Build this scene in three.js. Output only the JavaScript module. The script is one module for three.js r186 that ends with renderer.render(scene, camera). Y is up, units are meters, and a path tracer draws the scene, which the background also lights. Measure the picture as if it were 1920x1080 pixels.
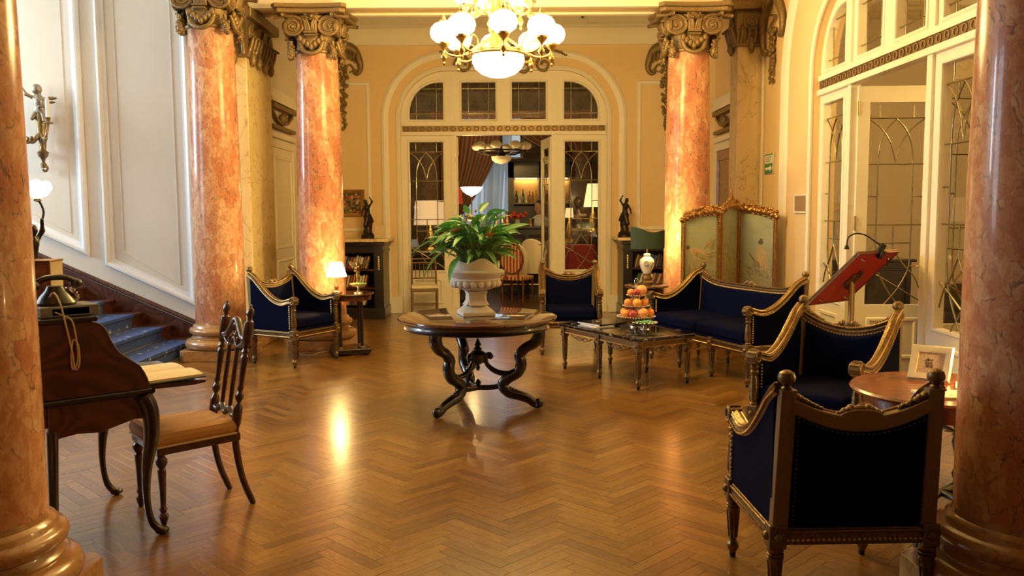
import * as THREE from 'three';
import { mergeGeometries, toCreasedNormals } from 'three/addons/utils/BufferGeometryUtils.js';
import { RoundedBoxGeometry } from 'three/addons/geometries/RoundedBoxGeometry.js';
import { ImprovedNoise } from 'three/addons/math/ImprovedNoise.js';
import { MarchingCubes } from 'three/addons/objects/MarchingCubes.js';
import { RectAreaLightUniformsLib } from 'three/addons/lights/RectAreaLightUniformsLib.js';

// ------------------------------------------------------------------ camera, light, exposure
const scene = new THREE.Scene();
const camera = new THREE.PerspectiveCamera(2 * Math.atan(540 / 1600) * 180 / Math.PI, 1920 / 1080, 0.05, 80);
camera.rotation.order = 'YXZ';
camera.position.set(0, 1.6, 0);
camera.rotation.set(-Math.atan(143 / 1600), -0.005, -0.006);
const renderer = new THREE.WebGLRenderer({ antialias: true });
renderer.toneMapping = THREE.LinearToneMapping;
renderer.toneMappingExposure = 1.08;
renderer.shadowMap.enabled = true;
RectAreaLightUniformsLib.init();
scene.background = new THREE.Color(0.35, 0.42, 0.52);
const WARM = new THREE.Color().setRGB(1, 0.66, 0.215);      // chandelier and table lamps
const DAY = new THREE.Color().setRGB(0.64, 0.81, 1.0);      // daylight through the tall hall window
const CHAND = 2.9, CHANDBOWL = 8;                        // candela of each globe, of the bowl
function areaLight(color, intensity, w, h, pos, look) {
  const l = new THREE.RectAreaLight(color, intensity, w, h);
  l.position.set(...pos); l.lookAt(...look); l.castShadow = true; scene.add(l); return l;
}
areaLight(DAY, 6, 1.5, 2.4, [-6.93, 2.65, -6.0], [0, 2.1, -6.6]);      // window_3 in the left hall wall
areaLight(DAY, 30, 1.3, 1.9, [-8.93, 3.3, -8.9], [0, 2.2, -9.2]);     // window_5 over the stair
areaLight(DAY, .8, 1.3, 2.3, [-0.35, 2.5, -18.55], [-0.35, 2.2, -10]);  // bar window
function lamp(color, cd, pos, parent, radius = 1) {
  const l = new THREE.PointLight(color, cd, 0, 2); l.position.set(...pos); l.castShadow = true; l.shadow.radius = radius; (parent || scene).add(l); return l;
}
// ------------------------------------------------------------------ helpers
let sd = 12345;
const rnd = () => { sd = (sd + 0x6D2B79F5) | 0; let t = Math.imul(sd ^ (sd >>> 15), 1 | sd); t = (t + Math.imul(t ^ (t >>> 7), 61 | t)) ^ t; return ((t ^ (t >>> 14)) >>> 0) / 4294967296; };
const rr = (a, b) => a + (b - a) * rnd();
const V = (x, y, z) => new THREE.Vector3(x, y, z);
const PI = Math.PI, cos = Math.cos, sin = Math.sin, hyp = Math.hypot;
const clamp = (x, a, b) => Math.max(a, Math.min(b, x)), mix = (a, b, t) => a + (b - a) * t;
const sst = (a, b, x) => { const t = clamp((x - a) / (b - a), 0, 1); return t * t * (3 - 2 * t); };
function fin(g) {
  if (g.index) g = g.toNonIndexed();
  for (const k of Object.keys(g.attributes)) if (!['position', 'normal', 'uv'].includes(k)) g.deleteAttribute(k);
  if (!g.attributes.normal) g.computeVertexNormals();
  if (!g.attributes.uv) g.setAttribute('uv', new THREE.BufferAttribute(new Float32Array(g.attributes.position.count * 2), 2));
  return g;
}
const mg = (...l) => { const a = l.flat(9).filter(Boolean).map(fin); return a.length === 1 ? a[0] : mergeGeometries(a); };
function uvm(g) {                                            // uv in metres from the dominant axis of each triangle
  const p = g.attributes.position, u = new Float32Array(p.count * 2);
  for (let i = 0; i < p.count; i += 3) {
    const ax = p.getX(i), ay = p.getY(i), az = p.getZ(i), e1 = [p.getX(i + 1) - ax, p.getY(i + 1) - ay, p.getZ(i + 1) - az], e2 = [p.getX(i + 2) - ax, p.getY(i + 2) - ay, p.getZ(i + 2) - az];
    const n = [Math.abs(e1[1] * e2[2] - e1[2] * e2[1]), Math.abs(e1[2] * e2[0] - e1[0] * e2[2]), Math.abs(e1[0] * e2[1] - e1[1] * e2[0])];
    for (let k = i; k < i + 3; k++) {
      const x = p.getX(k), y = p.getY(k), z = p.getZ(k);
      if (n[0] >= n[1] && n[0] >= n[2]) { u[2 * k] = z; u[2 * k + 1] = y; } else if (n[1] >= n[2]) { u[2 * k] = x; u[2 * k + 1] = z; } else { u[2 * k] = x; u[2 * k + 1] = y; }
    }
  }
  g.setAttribute('uv', new THREE.BufferAttribute(u, 2)); return g;
}
const T = (g, x = 0, y = 0, z = 0) => g.translate(x, y, z);
const bx = (w, h, d, x = 0, y = 0, z = 0, r = 0) => T(r ? new RoundedBoxGeometry(w, h, d, 1, Math.min(r, w / 2.01, h / 2.01, d / 2.01)) : new THREE.BoxGeometry(w, h, d), x, y, z);
const bb = (x0, x1, y0, y1, z0, z1, r = 0) => bx(x1 - x0, y1 - y0, z1 - z0, (x0 + x1) / 2, (y0 + y1) / 2, (z0 + z1) / 2, r);
const lat = (pts, seg = 20, x = 0, y = 0, z = 0) => T(toCreasedNormals(new THREE.LatheGeometry(pts.map(p => new THREE.Vector2(Math.max(p[0], 0), p[1])), seg), .7), x, y, z);
const sph = (r, x = 0, y = 0, z = 0, sx = 1, sy = 1, sz = 1, a = 12, b = 8) => T(new THREE.SphereGeometry(r, a, b).scale(sx, sy, sz), x, y, z);
const ico = (r, x, y, z) => T(new THREE.IcosahedronGeometry(r, 0), x, y, z);
const cyl = (r0, r1, h, x = 0, y = 0, z = 0, s = 16) => T(new THREE.CylinderGeometry(r1, r0, h, s), x, y + h / 2, z);
const tor = (R, r, x = 0, y = 0, z = 0, a = 8, b = 24) => T(new THREE.TorusGeometry(R, r, a, b).rotateX(PI / 2), x, y, z);
const arr = p => (p.isVector3 ? p : V(p[0], p[1], p[2]));
function tub(pts, r, n = 16, k = 8, closed = false) {        // swept tube, r a number or a function of 0..1
  const c = pts.length === 2 ? new THREE.LineCurve3(arr(pts[0]), arr(pts[1])) : new THREE.CatmullRomCurve3(pts.map(arr), closed, 'centripetal');
  const f = c.computeFrenetFrames(n, closed), pos = [], idx = [], R = typeof r === 'function' ? r : () => r;
  for (let i = 0; i <= n; i++) {
    const p = c.getPointAt(i / n), q = R(i / n);
    for (let j = 0; j < k; j++) { const a = j / k * 2 * PI; pos.push(p.x + q * (cos(a) * f.normals[i].x + sin(a) * f.binormals[i].x), p.y + q * (cos(a) * f.normals[i].y + sin(a) * f.binormals[i].y), p.z + q * (cos(a) * f.normals[i].z + sin(a) * f.binormals[i].z)); }
  }
  for (let i = 0; i < n; i++) for (let j = 0; j < k; j++) { const a = i * k + j, b = i * k + (j + 1) % k; idx.push(a, a + k, b, b, a + k, b + k); }
  if (!closed) for (const e of [0, n]) { const p = c.getPointAt(e / n), m = pos.length / 3; pos.push(p.x, p.y, p.z); for (let j = 0; j < k; j++) { const a = e * k + j, b = e * k + (j + 1) % k; e ? idx.push(m, a, b) : idx.push(m, b, a); } }
  const g = new THREE.BufferGeometry(); g.setAttribute('position', new THREE.Float32BufferAttribute(pos, 3)); g.setIndex(idx); g.computeVertexNormals(); return g;
}
function mould(path, prof, closed = false, crease = .5) {    // path in the xy plane; prof: [offset to the left of the path, depth z]
  const n = path.length, rows = [];
  for (let i = 0; i < n; i++) {
    const a = closed ? path[(i + n - 1) % n] : path[Math.max(i - 1, 0)], p = path[i], b = closed ? path[(i + 1) % n] : path[Math.min(i + 1, n - 1)];
    let d1 = [p[0] - a[0], p[1] - a[1]], d2 = [b[0] - p[0], b[1] - p[1]];
    const l1 = hyp(...d1), l2 = hyp(...d2); if (l1 < 1e-9) d1 = d2; if (l2 < 1e-9) d2 = d1;
    const m1 = hyp(...d1), m2 = hyp(...d2), n1 = [-d1[1] / m1, d1[0] / m1], n2 = [-d2[1] / m2, d2[0] / m2];
    const s = 1 + n1[0] * n2[0] + n1[1] * n2[1], nn = [(n1[0] + n2[0]) / Math.max(s, .2), (n1[1] + n2[1]) / Math.max(s, .2)];
    rows.push(prof.map(q => [p[0] + nn[0] * q[0], p[1] + nn[1] * q[0], q[1]]));
  }
  const pos = [], m = prof.length, tri = (a, b, c) => pos.push(...a, ...b, ...c);
  for (let i = 0; i < (closed ? n : n - 1); i++) { const A = rows[i], B = rows[(i + 1) % n]; for (let j = 0; j < m; j++) { const k = (j + 1) % m; tri(A[j], A[k], B[j]); tri(B[j], A[k], B[k]); } }
  if (!closed) for (const [R, s] of [[rows[0], 1], [rows[n - 1], -1]]) for (let j = 1; j < m - 1; j++) s > 0 ? tri(R[0], R[j + 1], R[j]) : tri(R[0], R[j], R[j + 1]);
  let g = new THREE.BufferGeometry(); g.setAttribute('position', new THREE.Float32BufferAttribute(pos, 3)); g.computeVertexNormals();
  return toCreasedNormals(g, crease);
}
const SH = pts => { const s = new THREE.Shape(); pts.forEach((p, i) => i ? s.lineTo(p[0], p[1]) : s.moveTo(p[0], p[1])); return s; };
const ext = (shape, d, bev = 0, z = 0, seg = 10) => T(new THREE.ExtrudeGeometry(shape.getPoints ? shape : SH(shape), { depth: d - 2 * bev, bevelEnabled: bev > 0, bevelSize: bev, bevelThickness: bev, bevelSegments: 2, bevelOffset: -bev, curveSegments: seg }), 0, 0, z + bev);
function mir(g) {                                            // mirrored in x, faces still turned outwards
  g = fin(g).scale(-1, 1, 1);
  for (const k of ['position', 'normal', 'uv']) { const a = g.attributes[k], n = a.itemSize; for (let i = 0; i < a.count; i += 3) for (let j = 0; j < n; j++) { const q = a.array[(i + 1) * n + j]; a.array[(i + 1) * n + j] = a.array[(i + 2) * n + j]; a.array[(i + 2) * n + j] = q; } }
  return g;
}
const names = {};
const numbered = n => { const k = names[n] = (names[n] ?? -1) + 1; return k ? `${n}_${String(k).padStart(3, '0')}` : n; };
function obj(name, geos, m, parent, keepUV = false) {
  let g = Array.isArray(geos) ? mg(geos) : fin(geos); if (!keepUV && !g.userData.uvd) { uvm(g); g.userData.uvd = 1; }
  const o = new THREE.Mesh(g, m); o.castShadow = o.receiveShadow = true;
  o.name = parent ? name : numbered(name); (parent || scene).add(o); return o;
}
function tag(o, label, category, group, kind) { o.userData.label = label; o.userData.category = category; if (group) o.userData.group = group; if (kind) o.userData.kind = kind; return o; }
function thing(name, label, category, pos = [0, 0, 0], turn = 0, group, kind) {
  const o = new THREE.Group(); o.name = numbered(name); scene.add(o); o.position.set(...pos); o.rotation.y = turn; return tag(o, label, category, group, kind);
}
const stuff = o => { o.userData.kind = 'stuff'; return o; };
function dup(o, label, pos, turn) { const c = o.clone(); c.name = numbered(o.name.replace(/_\d{3}$/, '')); c.userData = { ...o.userData, label }; c.position.set(...pos); if (turn !== undefined) c.rotation.y = turn; scene.add(c); return c; }
const rotY = (g, a) => g.rotateY(a), rotX = (g, a) => g.rotateX(a), rotZ = (g, a) => g.rotateZ(a);
// signed-distance figures: bones [ax,ay,az, bx,by,bz, ra, rb], joined smoothly, meshed with marching cubes
function figure(bones, k = .02, res = 56) {
  const lo = [9, 9, 9], hi = [-9, -9, -9];
  for (const b of bones) for (let a = 0; a < 3; a++) { lo[a] = Math.min(lo[a], b[a] - b[6], b[a + 3] - b[7]); hi[a] = Math.max(hi[a], b[a] + b[6], b[a + 3] + b[7]); }
  const c = [0, 1, 2].map(a => (lo[a] + hi[a]) / 2), S = Math.max(...[0, 1, 2].map(a => hi[a] - lo[a])) / 2 * 1.12 + 2 * k;
  const M = new MarchingCubes(res, undefined, false, false, 60000); M.isolation = 0;
  for (let z = 0; z < res; z++) for (let y = 0; y < res; y++) for (let x = 0; x < res; x++) {
    const p = [c[0] + S * (x - res / 2) / (res / 2), c[1] + S * (y - res / 2) / (res / 2), c[2] + S * (z - res / 2) / (res / 2)]; let d = 9;
    for (const b of bones) {
      const ex = b[3] - b[0], ey = b[4] - b[1], ez = b[5] - b[2], px = p[0] - b[0], py = p[1] - b[1], pz = p[2] - b[2], L = ex * ex + ey * ey + ez * ez;
      const t = L ? clamp((px * ex + py * ey + pz * ez) / L, 0, 1) : 0, q = hyp(px - ex * t, py - ey * t, pz - ez * t) - mix(b[6], b[7], t), h = clamp(.5 + .5 * (d - q) / k, 0, 1);
      d = mix(d, q, h) - k * h * (1 - h);
    }
    M.field[x + y * res + z * res * res] = -d / S;
  }
  M.update();
  const n = M.count, g = new THREE.BufferGeometry();
  g.setAttribute('position', new THREE.BufferAttribute(M.positionArray.slice(0, n * 3), 3)); g.setAttribute('normal', new THREE.BufferAttribute(M.normalArray.slice(0, n * 3), 3));
  return g.scale(S, S, S).translate(...c);
}
// ------------------------------------------------------------------ textures and materials
const P = new ImprovedNoise(), N3 = (x, y, z) => P.noise(x, y, z);
const fbm = (x, y, z, o = 4) => { let s = 0, a = .5; for (let i = 0; i < o; i++) { s += a * N3(x, y, z); x = x * 2.03 + 7.1; y = y * 2.03 + 3.7; z = z * 2.03 + 1.3; a *= .5; } return s; };
function tex(w, h, f, srgb = true, rep = [1, 1]) {           // f(u,v) -> [r,g,b] in 0..1 (sRGB for colour maps)
  const d = new Uint8Array(w * h * 4);
  for (let y = 0; y < h; y++) for (let x = 0; x < w; x++) { const c = f(x / w, y / h), i = 4 * (y * w + x); d[i] = 255 * clamp(c[0], 0, 1); d[i + 1] = 255 * clamp(c[1], 0, 1); d[i + 2] = 255 * clamp(c[2], 0, 1); d[i + 3] = 255; }
  const t = new THREE.DataTexture(d, w, h); t.wrapS = t.wrapT = THREE.RepeatWrapping; t.magFilter = THREE.LinearFilter; t.minFilter = THREE.LinearMipmapLinearFilter; t.generateMipmaps = true;
  if (srgb) t.colorSpace = THREE.SRGBColorSpace; t.repeat.set(...rep); t.needsUpdate = true; return t;
}
function ctex(w, h, draw) { const c = document.createElement('canvas'); c.width = w; c.height = h; draw(c.getContext('2d'), w, h); const t = new THREE.CanvasTexture(c); t.colorSpace = THREE.SRGBColorSpace; return t; }
const lerp3 = (a, b, t) => [mix(a[0], b[0], t), mix(a[1], b[1], t), mix(a[2], b[2], t)];
const C = (r, g, b) => new THREE.Color().setRGB(r, g, b);
const mat = (c, rough = .6, metal = 0, o = {}) => new THREE.MeshStandardMaterial({ color: Array.isArray(c) ? C(...c) : c, roughness: rough, metalness: metal, side: THREE.DoubleSide, ...o });
const phy = (c, rough, o = {}) => new THREE.MeshPhysicalMaterial({ color: Array.isArray(c) ? C(...c) : c, roughness: rough, side: THREE.DoubleSide, ...o });
// seamless tiling noise on a torus-like wrap
const tn = (u, v, s, o = 3, q = 0) => { const a = u * 2 * PI, b = v * 2 * PI, r = s / (2 * PI); return fbm(r * cos(a) + q, r * sin(a) + r * cos(b) * .7, r * sin(b) + 5.3, o); };
function cells(x, y, z) {                                    // nearest and second nearest feature point, and an id of the nearest
  const ix = Math.floor(x), iy = Math.floor(y), iz = Math.floor(z); let a = 9, b = 9, id = 0;
  for (let k = -1; k < 2; k++) for (let j = -1; j < 2; j++) for (let i = -1; i < 2; i++) {
    let h = Math.imul(ix + i, 374761393) ^ Math.imul(iy + j, 668265263) ^ Math.imul(iz + k, 2147483647 - 1376312589); h = Math.imul(h ^ (h >>> 13), 1274126177); h ^= h >>> 16;
    const px = ix + i + (h & 255) / 255, py = iy + j + ((h >>> 8) & 255) / 255, pz = iz + k + ((h >>> 16) & 255) / 255, d = hyp(px - x, py - y, pz - z);
    if (d < a) { b = a; a = d; id = (h >>> 4) & 1023; } else if (d < b) b = d;
  }
  return [a, b, id / 1023];
}
function marble(seed, pal, brec, veinAmt, w = 512, h = 1024) { // one wrap of a column shaft: u round, v up
  return tex(w, h, (u, v) => {
    const a = u * 2 * PI, x = .9 * cos(a) + seed, y = v * 11.5, z = .9 * sin(a);
    const wx = fbm(x * 1.6 + 4, y * .8, z * 1.6, 4), wy = fbm(x * 1.6, y * .8 + 9, z * 1.6 + 5, 4);
    const b = fbm(x * .9 + wx * 1.2, y * .42 + wy * 1.2, z * .9, 4) * 1.9 + .5;                  // broad clouds
    const c1 = cells(x * 3.2 + wx * 1.9, y * 1.5 + wy * 1.9, z * 3.2 + wx), c2 = cells(x * 8.5 + wy * 2.6 + 3, y * 4.2 + wx * 2.6, z * 8.5 + wy * 2);
    const f = fbm(x * 7, y * 3.6, z * 7, 3) * 1.4 + .5, band = sst(.46, .74, fbm(x * .8 + 20, y * .33 + x * .25, z * .8, 3) * 1.7 + .5);
    let c = lerp3(pal[0], pal[1], sst(.2, .8, b)); c = lerp3(c, pal[2], brec * sst(.45, .95, c1[2]) * .8); c = lerp3(c, pal[3], brec * sst(.45, .05, c1[2]) * .75);
    c = lerp3(c, c2[2] > .5 ? pal[2] : pal[3], brec * .38 * Math.abs(c2[2] - .5) * 2); c = lerp3(c, pal[3], .42 * sst(.55, .2, f)); c = lerp3(c, pal[3], .6 * band);
    const e1 = sst(.06, 0, c1[1] - c1[0]), e2 = sst(.085, 0, c2[1] - c2[0]), br = sst(.46, .66, f + .25 * N3(x * 14, y * 8, z * 14));
    c = lerp3(c, pal[4], veinAmt * clamp(.5 * e1 * br + (.14 + .6 * band) * e2 * (.25 + .75 * br), 0, 1));
    const g = .035 * N3(x * 50, y * 26, z * 50); return [c[0] + g, c[1] + g, c[2] + g];
  });
}
const texMA = marble(1.7, [[.88, .69, .53], [.85, .63, .465], [.915, .785, .65], [.73, .455, .34], [.36, .28, .22]], .75, 1.0);
const texMC = tex(512, 512, (u, v) => { const w = tn(u, v, 5, 4), b = tn(u, v, 9, 4, 3 + w) + .5, r = 1 - Math.abs(tn(u, v, 8, 4, 9 + 1.5 * w)) * 12; let c = lerp3([.86, .76, .52], [.91, .82, .60], b); c = lerp3(c, [.60, .50, .32], .4 * sst(.4, 1, r)); return c; }, true, [.7, .5]);
const texBM = tex(512, 512, (u, v) => { const w = tn(u, v, 5, 4), r = 1 - Math.abs(tn(u, v, 5, 4, 9 + 1.8 * w)) * 22, r2 = 1 - Math.abs(tn(u, v, 9, 4, 19 + 1.5 * w)) * 26; const k = .8 * sst(.4, 1, r) + .35 * sst(.5, 1, r2), g = .05 + .02 * tn(u, v, 20, 2, 2); return lerp3([g, g, g * 1.02], [.8, .78, .72], clamp(k, 0, 1)); }, true, [1.1, 1.1]);
const woodTex = (c0, c1, sx, sy, sz = 512) => tex(sz, sz, (u, v) => { const w = tn(u, v, 4, 3), k = tn(u, v, 3, 2, 4) * 5 + w * 2, s = .5 + .5 * sin((v * sy + k) * 2 * PI), f = N3(u * sx * 6, v * 180, 3) * .5 + .5; return lerp3(c0, c1, clamp(.55 * s + .45 * f, 0, 1)); });
const texMah = woodTex([.95, .9, .88], [.55, .42, .38], 3, 6);
const texOak = tex(512, 128, (u, v) => { const w = fbm(u * 3, v * 5, 2, 4), s = .5 + .5 * sin((v * 3.2 + w * 2.4 + .5 * sin(u * 5)) * 2 * PI * 1.2), f = N3(u * 30, v * 90, 1) * .5 + .5, q = sst(.62, .8, N3(u * 22, v * 34, 7)); const k = clamp(.35 * s + .55 * f, 0, 1); return lerp3(lerp3([1, .98, .94], [.72, .64, .55], k), [.6, .52, .44], .35 * q); });
const texPl = tex(256, 256, (u, v) => { const k = .5 + .5 * tn(u, v, 6, 4), f = .5 + .5 * tn(u, v, 60, 2, 4); const g = .955 + .03 * k + .02 * f; return [g, g, g * .995]; });
const bumpFine = tex(256, 256, (u, v) => { const g = .5 + .5 * tn(u, v, 50, 3, 2); return [g, g, g]; }, false, [6, 6]);
const bumpCarve = tex(256, 256, (u, v) => { const g = .5 + .9 * tn(u, v, 16, 3, 2); return [g, g, g]; }, false, [4, 4]);
const texAge = tex(256, 256, (u, v) => { const k = sst(-.25, .3, tn(u, v, 9, 3, 6)), f = sst(-.35, .25, tn(u, v, 70, 3, 2)); const g = .62 + .38 * clamp(.35 * k + .65 * f, 0, 1); return [g, g * (.94 + .06 * f), g * (.86 + .1 * f)]; }, true, [5, 5]);
const M = {};
M.wall = mat([.82, .615, .325], .75, 0, { map: texPl });
M.wallPale = mat([.80, .72, .58], .75, 0, { map: texPl });
M.trim = mat([.86, .80, .64], .45, 0, { map: texPl });
M.white = mat([.86, .86, .85], .3, 0, { map: texPl });
M.stairwall = mat([.78, .70, .58], .7, 0, { map: texPl });
M.ceil = mat([.86, .78, .60], .8, 0, { map: texPl });
M.marbleA = phy([.93, .92, .92], .22, { map: texMA, specularIntensity: .45, clearcoat: .3, clearcoatRoughness: .04 });
M.marbleC = phy([1, 1, 1], .25, { map: texMC, clearcoat: .4, clearcoatRoughness: .15 });
M.blackMarble = phy([1, 1, 1], .12, { map: texBM, clearcoat: .5, clearcoatRoughness: .05 });
M.baseA = phy([.55, .37, .27], .25, { map: texMC, clearcoat: .5, clearcoatRoughness: .1 });
M.capital = mat([.25, .17, .072], .48, .5, { bumpMap: bumpCarve, bumpScale: .004 });
M.gilt = mat([.30, .20, .085], .34, .85, { map: texAge, bumpMap: bumpCarve, bumpScale: .003 });
M.giltBright = mat([.70, .50, .22], .28, .95);
M.giltDull = mat([.30, .205, .088], .42, .65, { map: texAge, bumpMap: bumpFine, bumpScale: .0006 });
M.giltBack = mat([.235, .15, .065], .5, .25, { bumpMap: bumpFine, bumpScale: .0004 });
M.giltRed = mat([.62, .36, .14], .3, .85, { map: texAge, bumpMap: bumpCarve, bumpScale: .003 });
M.brass = mat([.80, .58, .22], .22, 1);
M.brassDull = mat([.48, .36, .17], .35, .9);
M.ormolu = mat([.27, .185, .085], .38, .85, { bumpMap: bumpCarve, bumpScale: .003 });
M.came = mat([.34, .29, .155], .25, .95);
M.velvet = phy([.0013, .0027, .018], .85, { sheen: .08, sheenColor: C(.004, .009, .06), sheenRoughness: .5, specularIntensity: .12 });
M.mahog = phy([.115, .035, .014], .3, { map: texMah, clearcoat: .6, clearcoatRoughness: .1 });
M.mahogDark = phy([.010, .0042, .003], .28, { map: texMah, clearcoat: .7, clearcoatRoughness: .08 });
M.mahogTop = phy([.15, .062, .026], .16, { map: texMah, clearcoat: .9, clearcoatRoughness: .04 });
M.chairWood = phy([.10, .036, .016], .3, { map: texMah, clearcoat: .6, clearcoatRoughness: .12 });
M.walnut = phy([.32, .105, .028], .3, { map: texMah, clearcoat: .5, clearcoatRoughness: .15 });
M.stairWood = phy([.15, .06, .028], .4, { map: texMah });
M.ebony = phy([.008, .007, .007], .35, { clearcoat: .25, clearcoatRoughness: .12 });
M.black = mat([.008, .008, .009], .35);
M.bronze = mat([.045, .033, .026], .35, .75, { bumpMap: bumpCarve, bumpScale: .002 });
M.cream = mat([.75, .66, .47], .7);
M.stone = mat([.70, .64, .54], .85, 0, { bumpMap: bumpFine, bumpScale: .002 });
M.globe = new THREE.MeshStandardMaterial({ color: C(.9, .85, .75), roughness: .3, emissive: C(1, .86, .6), emissiveIntensity: 3.6 });
M.glass = phy([1, 1, 1], 0, { transmission: 1, thickness: 0, ior: 1.45, specularIntensity: .6 });
M.alab = mat([.80, .72, .52], .35);
M.silver = mat([.62, .58, .52], .25, .95);
// ------------------------------------------------------------------ the setting
const st = (name, geos, m, label, cat, parent) => { const o = obj(name, geos, m, parent); if (!parent) tag(o, label, cat, null, 'structure'); return o; };
function archPts(h, top, r, n = 14, y0 = 0) { const p = [[-h, y0]]; for (let i = 0; i <= n; i++) { const a = PI - i / n * PI / 2; p.push([-h + r + r * cos(a), top - r + r * sin(a)]); } for (let i = 0; i <= n; i++) { const a = PI / 2 - i / n * PI / 2; p.push([h - r + r * cos(a), top - r + r * sin(a)]); } p.push([h, y0]); return p; }
const rect = (x0, x1, y0, y1) => [[x0, y0], [x1, y0], [x1, y1], [x0, y1]];
const hole = (s, pts) => { s.holes.push(new THREE.Path(pts.map(p => new THREE.Vector2(p[0], p[1])))); return s; };
const shift = (pts, dx, dy = 0) => pts.map(p => [p[0] + dx, p[1] + dy]);
const AH = 1.62, AT = 3.79, AR = .74;                         // half width, top and corner radius of both arched openings
const BC = -.045, RC = -7.56;                                  // their centres along each wall
const toRight = g => g.rotateY(-PI / 2).translate(3.25, 0, 0), toBack = g => g.translate(0, 0, -13.5);

// floor: oak herringbone
{
  const fl = thing('floor', 'polished oak herringbone parquet floor of the hall', 'floor', [0, 0, 0], 0, null, 'structure');
  obj('subfloor', [bb(-7.2, 3.5, -.14, -.02, -13.75, 1.7)], mat([.035, .02, .01], .8), fl);
  const W = .0683, L = 6 * W, q = 1 / Math.SQRT2, list = [];
  const tones = [[.50, .275, .105], [.44, .235, .085], [.55, .315, .125], [.41, .21, .074], [.48, .27, .11], [.52, .28, .10], [.36, .18, .062], [.62, .37, .16]];
  const mats = tones.map((c, i) => { const t = texOak.clone(); t.repeat.set(1.6, 3.2); t.offset.set(i * .37, i * .23); t.needsUpdate = true; return phy([c[0] * .565, c[1] * .55, c[2] * .32], .28, { map: t, clearcoat: .55, clearcoatRoughness: .16, bumpMap: t, bumpScale: .00025 }); });
  function plankGeo(v) {                                       // long axis x, chamfered top at y = 0, uv offset per variant
    const l = L / 2 - .0005 - (v === 3 ? .001 : 0), w = W / 2 - .0005 - (v === 3 ? .0006 : 0), c = .0002, h = .018, g = new THREE.BufferGeometry(), p = [], u = [];
    const A = [[-l + c, 0, -w + c], [l - c, 0, -w + c], [l - c, 0, w - c], [-l + c, 0, w - c]], B = [[-l, -c, -w], [l, -c, -w], [l, -c, w], [-l, -c, w]], D = B.map(b => [b[0], -h, b[2]]);
    const quad = (a, b, cc, d) => [a, b, cc, a, cc, d].forEach(k => { p.push(...k); u.push(k[0] + v * .31, k[2] + v * .077); });
    quad(A[3], A[2], A[1], A[0]); for (let i = 0; i < 4; i++) { const j = (i + 1) % 4; quad(A[i], A[j], B[j], B[i]); quad(B[i], B[j], D[j], D[i]); }
    g.setAttribute('position', new THREE.Float32BufferAttribute(p, 3)); g.setAttribute('uv', new THREE.Float32BufferAttribute(u, 2)); g.computeVertexNormals(); return g;
  }
  const geos = [0, 1, 2, 3].map(plankGeo);
  const X0 = .005;
  for (let s = -150; s < 200; s++) for (let m = -14; m < 9; m++) for (const d of [0, 1]) {
    let u, v; if (!d) { u = s + 12 * m + 3; v = s + .5; } else { u = s + .5; v = s - 12 * m - 12 + 1 + 3; }
    const x = (u - v) * W * q + X0, z = (u + v) * W * q;
    if (x < -7.05 || x > 3.28 || z < -1.5 || z > 13.55) continue;
    list.push([x, z, d]);
  }
  const cost = ([x, z]) => { const px = x / z; return z < 2.5 || Math.abs(px) > .6 ? 99 : z; };
  list.sort((a, b) => cost(a) - cost(b));
  const spec = ([x, z, d], o) => { o.position.set(x, rr(-.0004, .0002), -z); o.rotation.set(rr(-.0022, .0022), d ? -PI / 4 : PI / 4, rr(-.0016, .0016), 'YXZ'); };
  list.slice(0, 300).forEach(p => { const o = new THREE.Mesh(geos[Math.floor(rnd() * 4)], mats[Math.floor(rnd() * 8)]); o.name = 'plank'; o.castShadow = o.receiveShadow = true; spec(p, o); fl.add(o); });
  const rest = list.slice(300), dm = new THREE.Object3D();
  mats.forEach((m, k) => {
    const part = rest.filter((_, i) => (i * 7919 + (i >> 3) * 31) % 8 === k), im = new THREE.InstancedMesh(geos[k % 4], m, part.length);
    part.forEach((p, i) => { spec(p, dm); dm.updateMatrix(); im.setMatrixAt(i, dm.matrix); });
    im.name = 'far_planks'; im.castShadow = im.receiveShadow = true; stuff(im); fl.add(im);
  });
}
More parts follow.
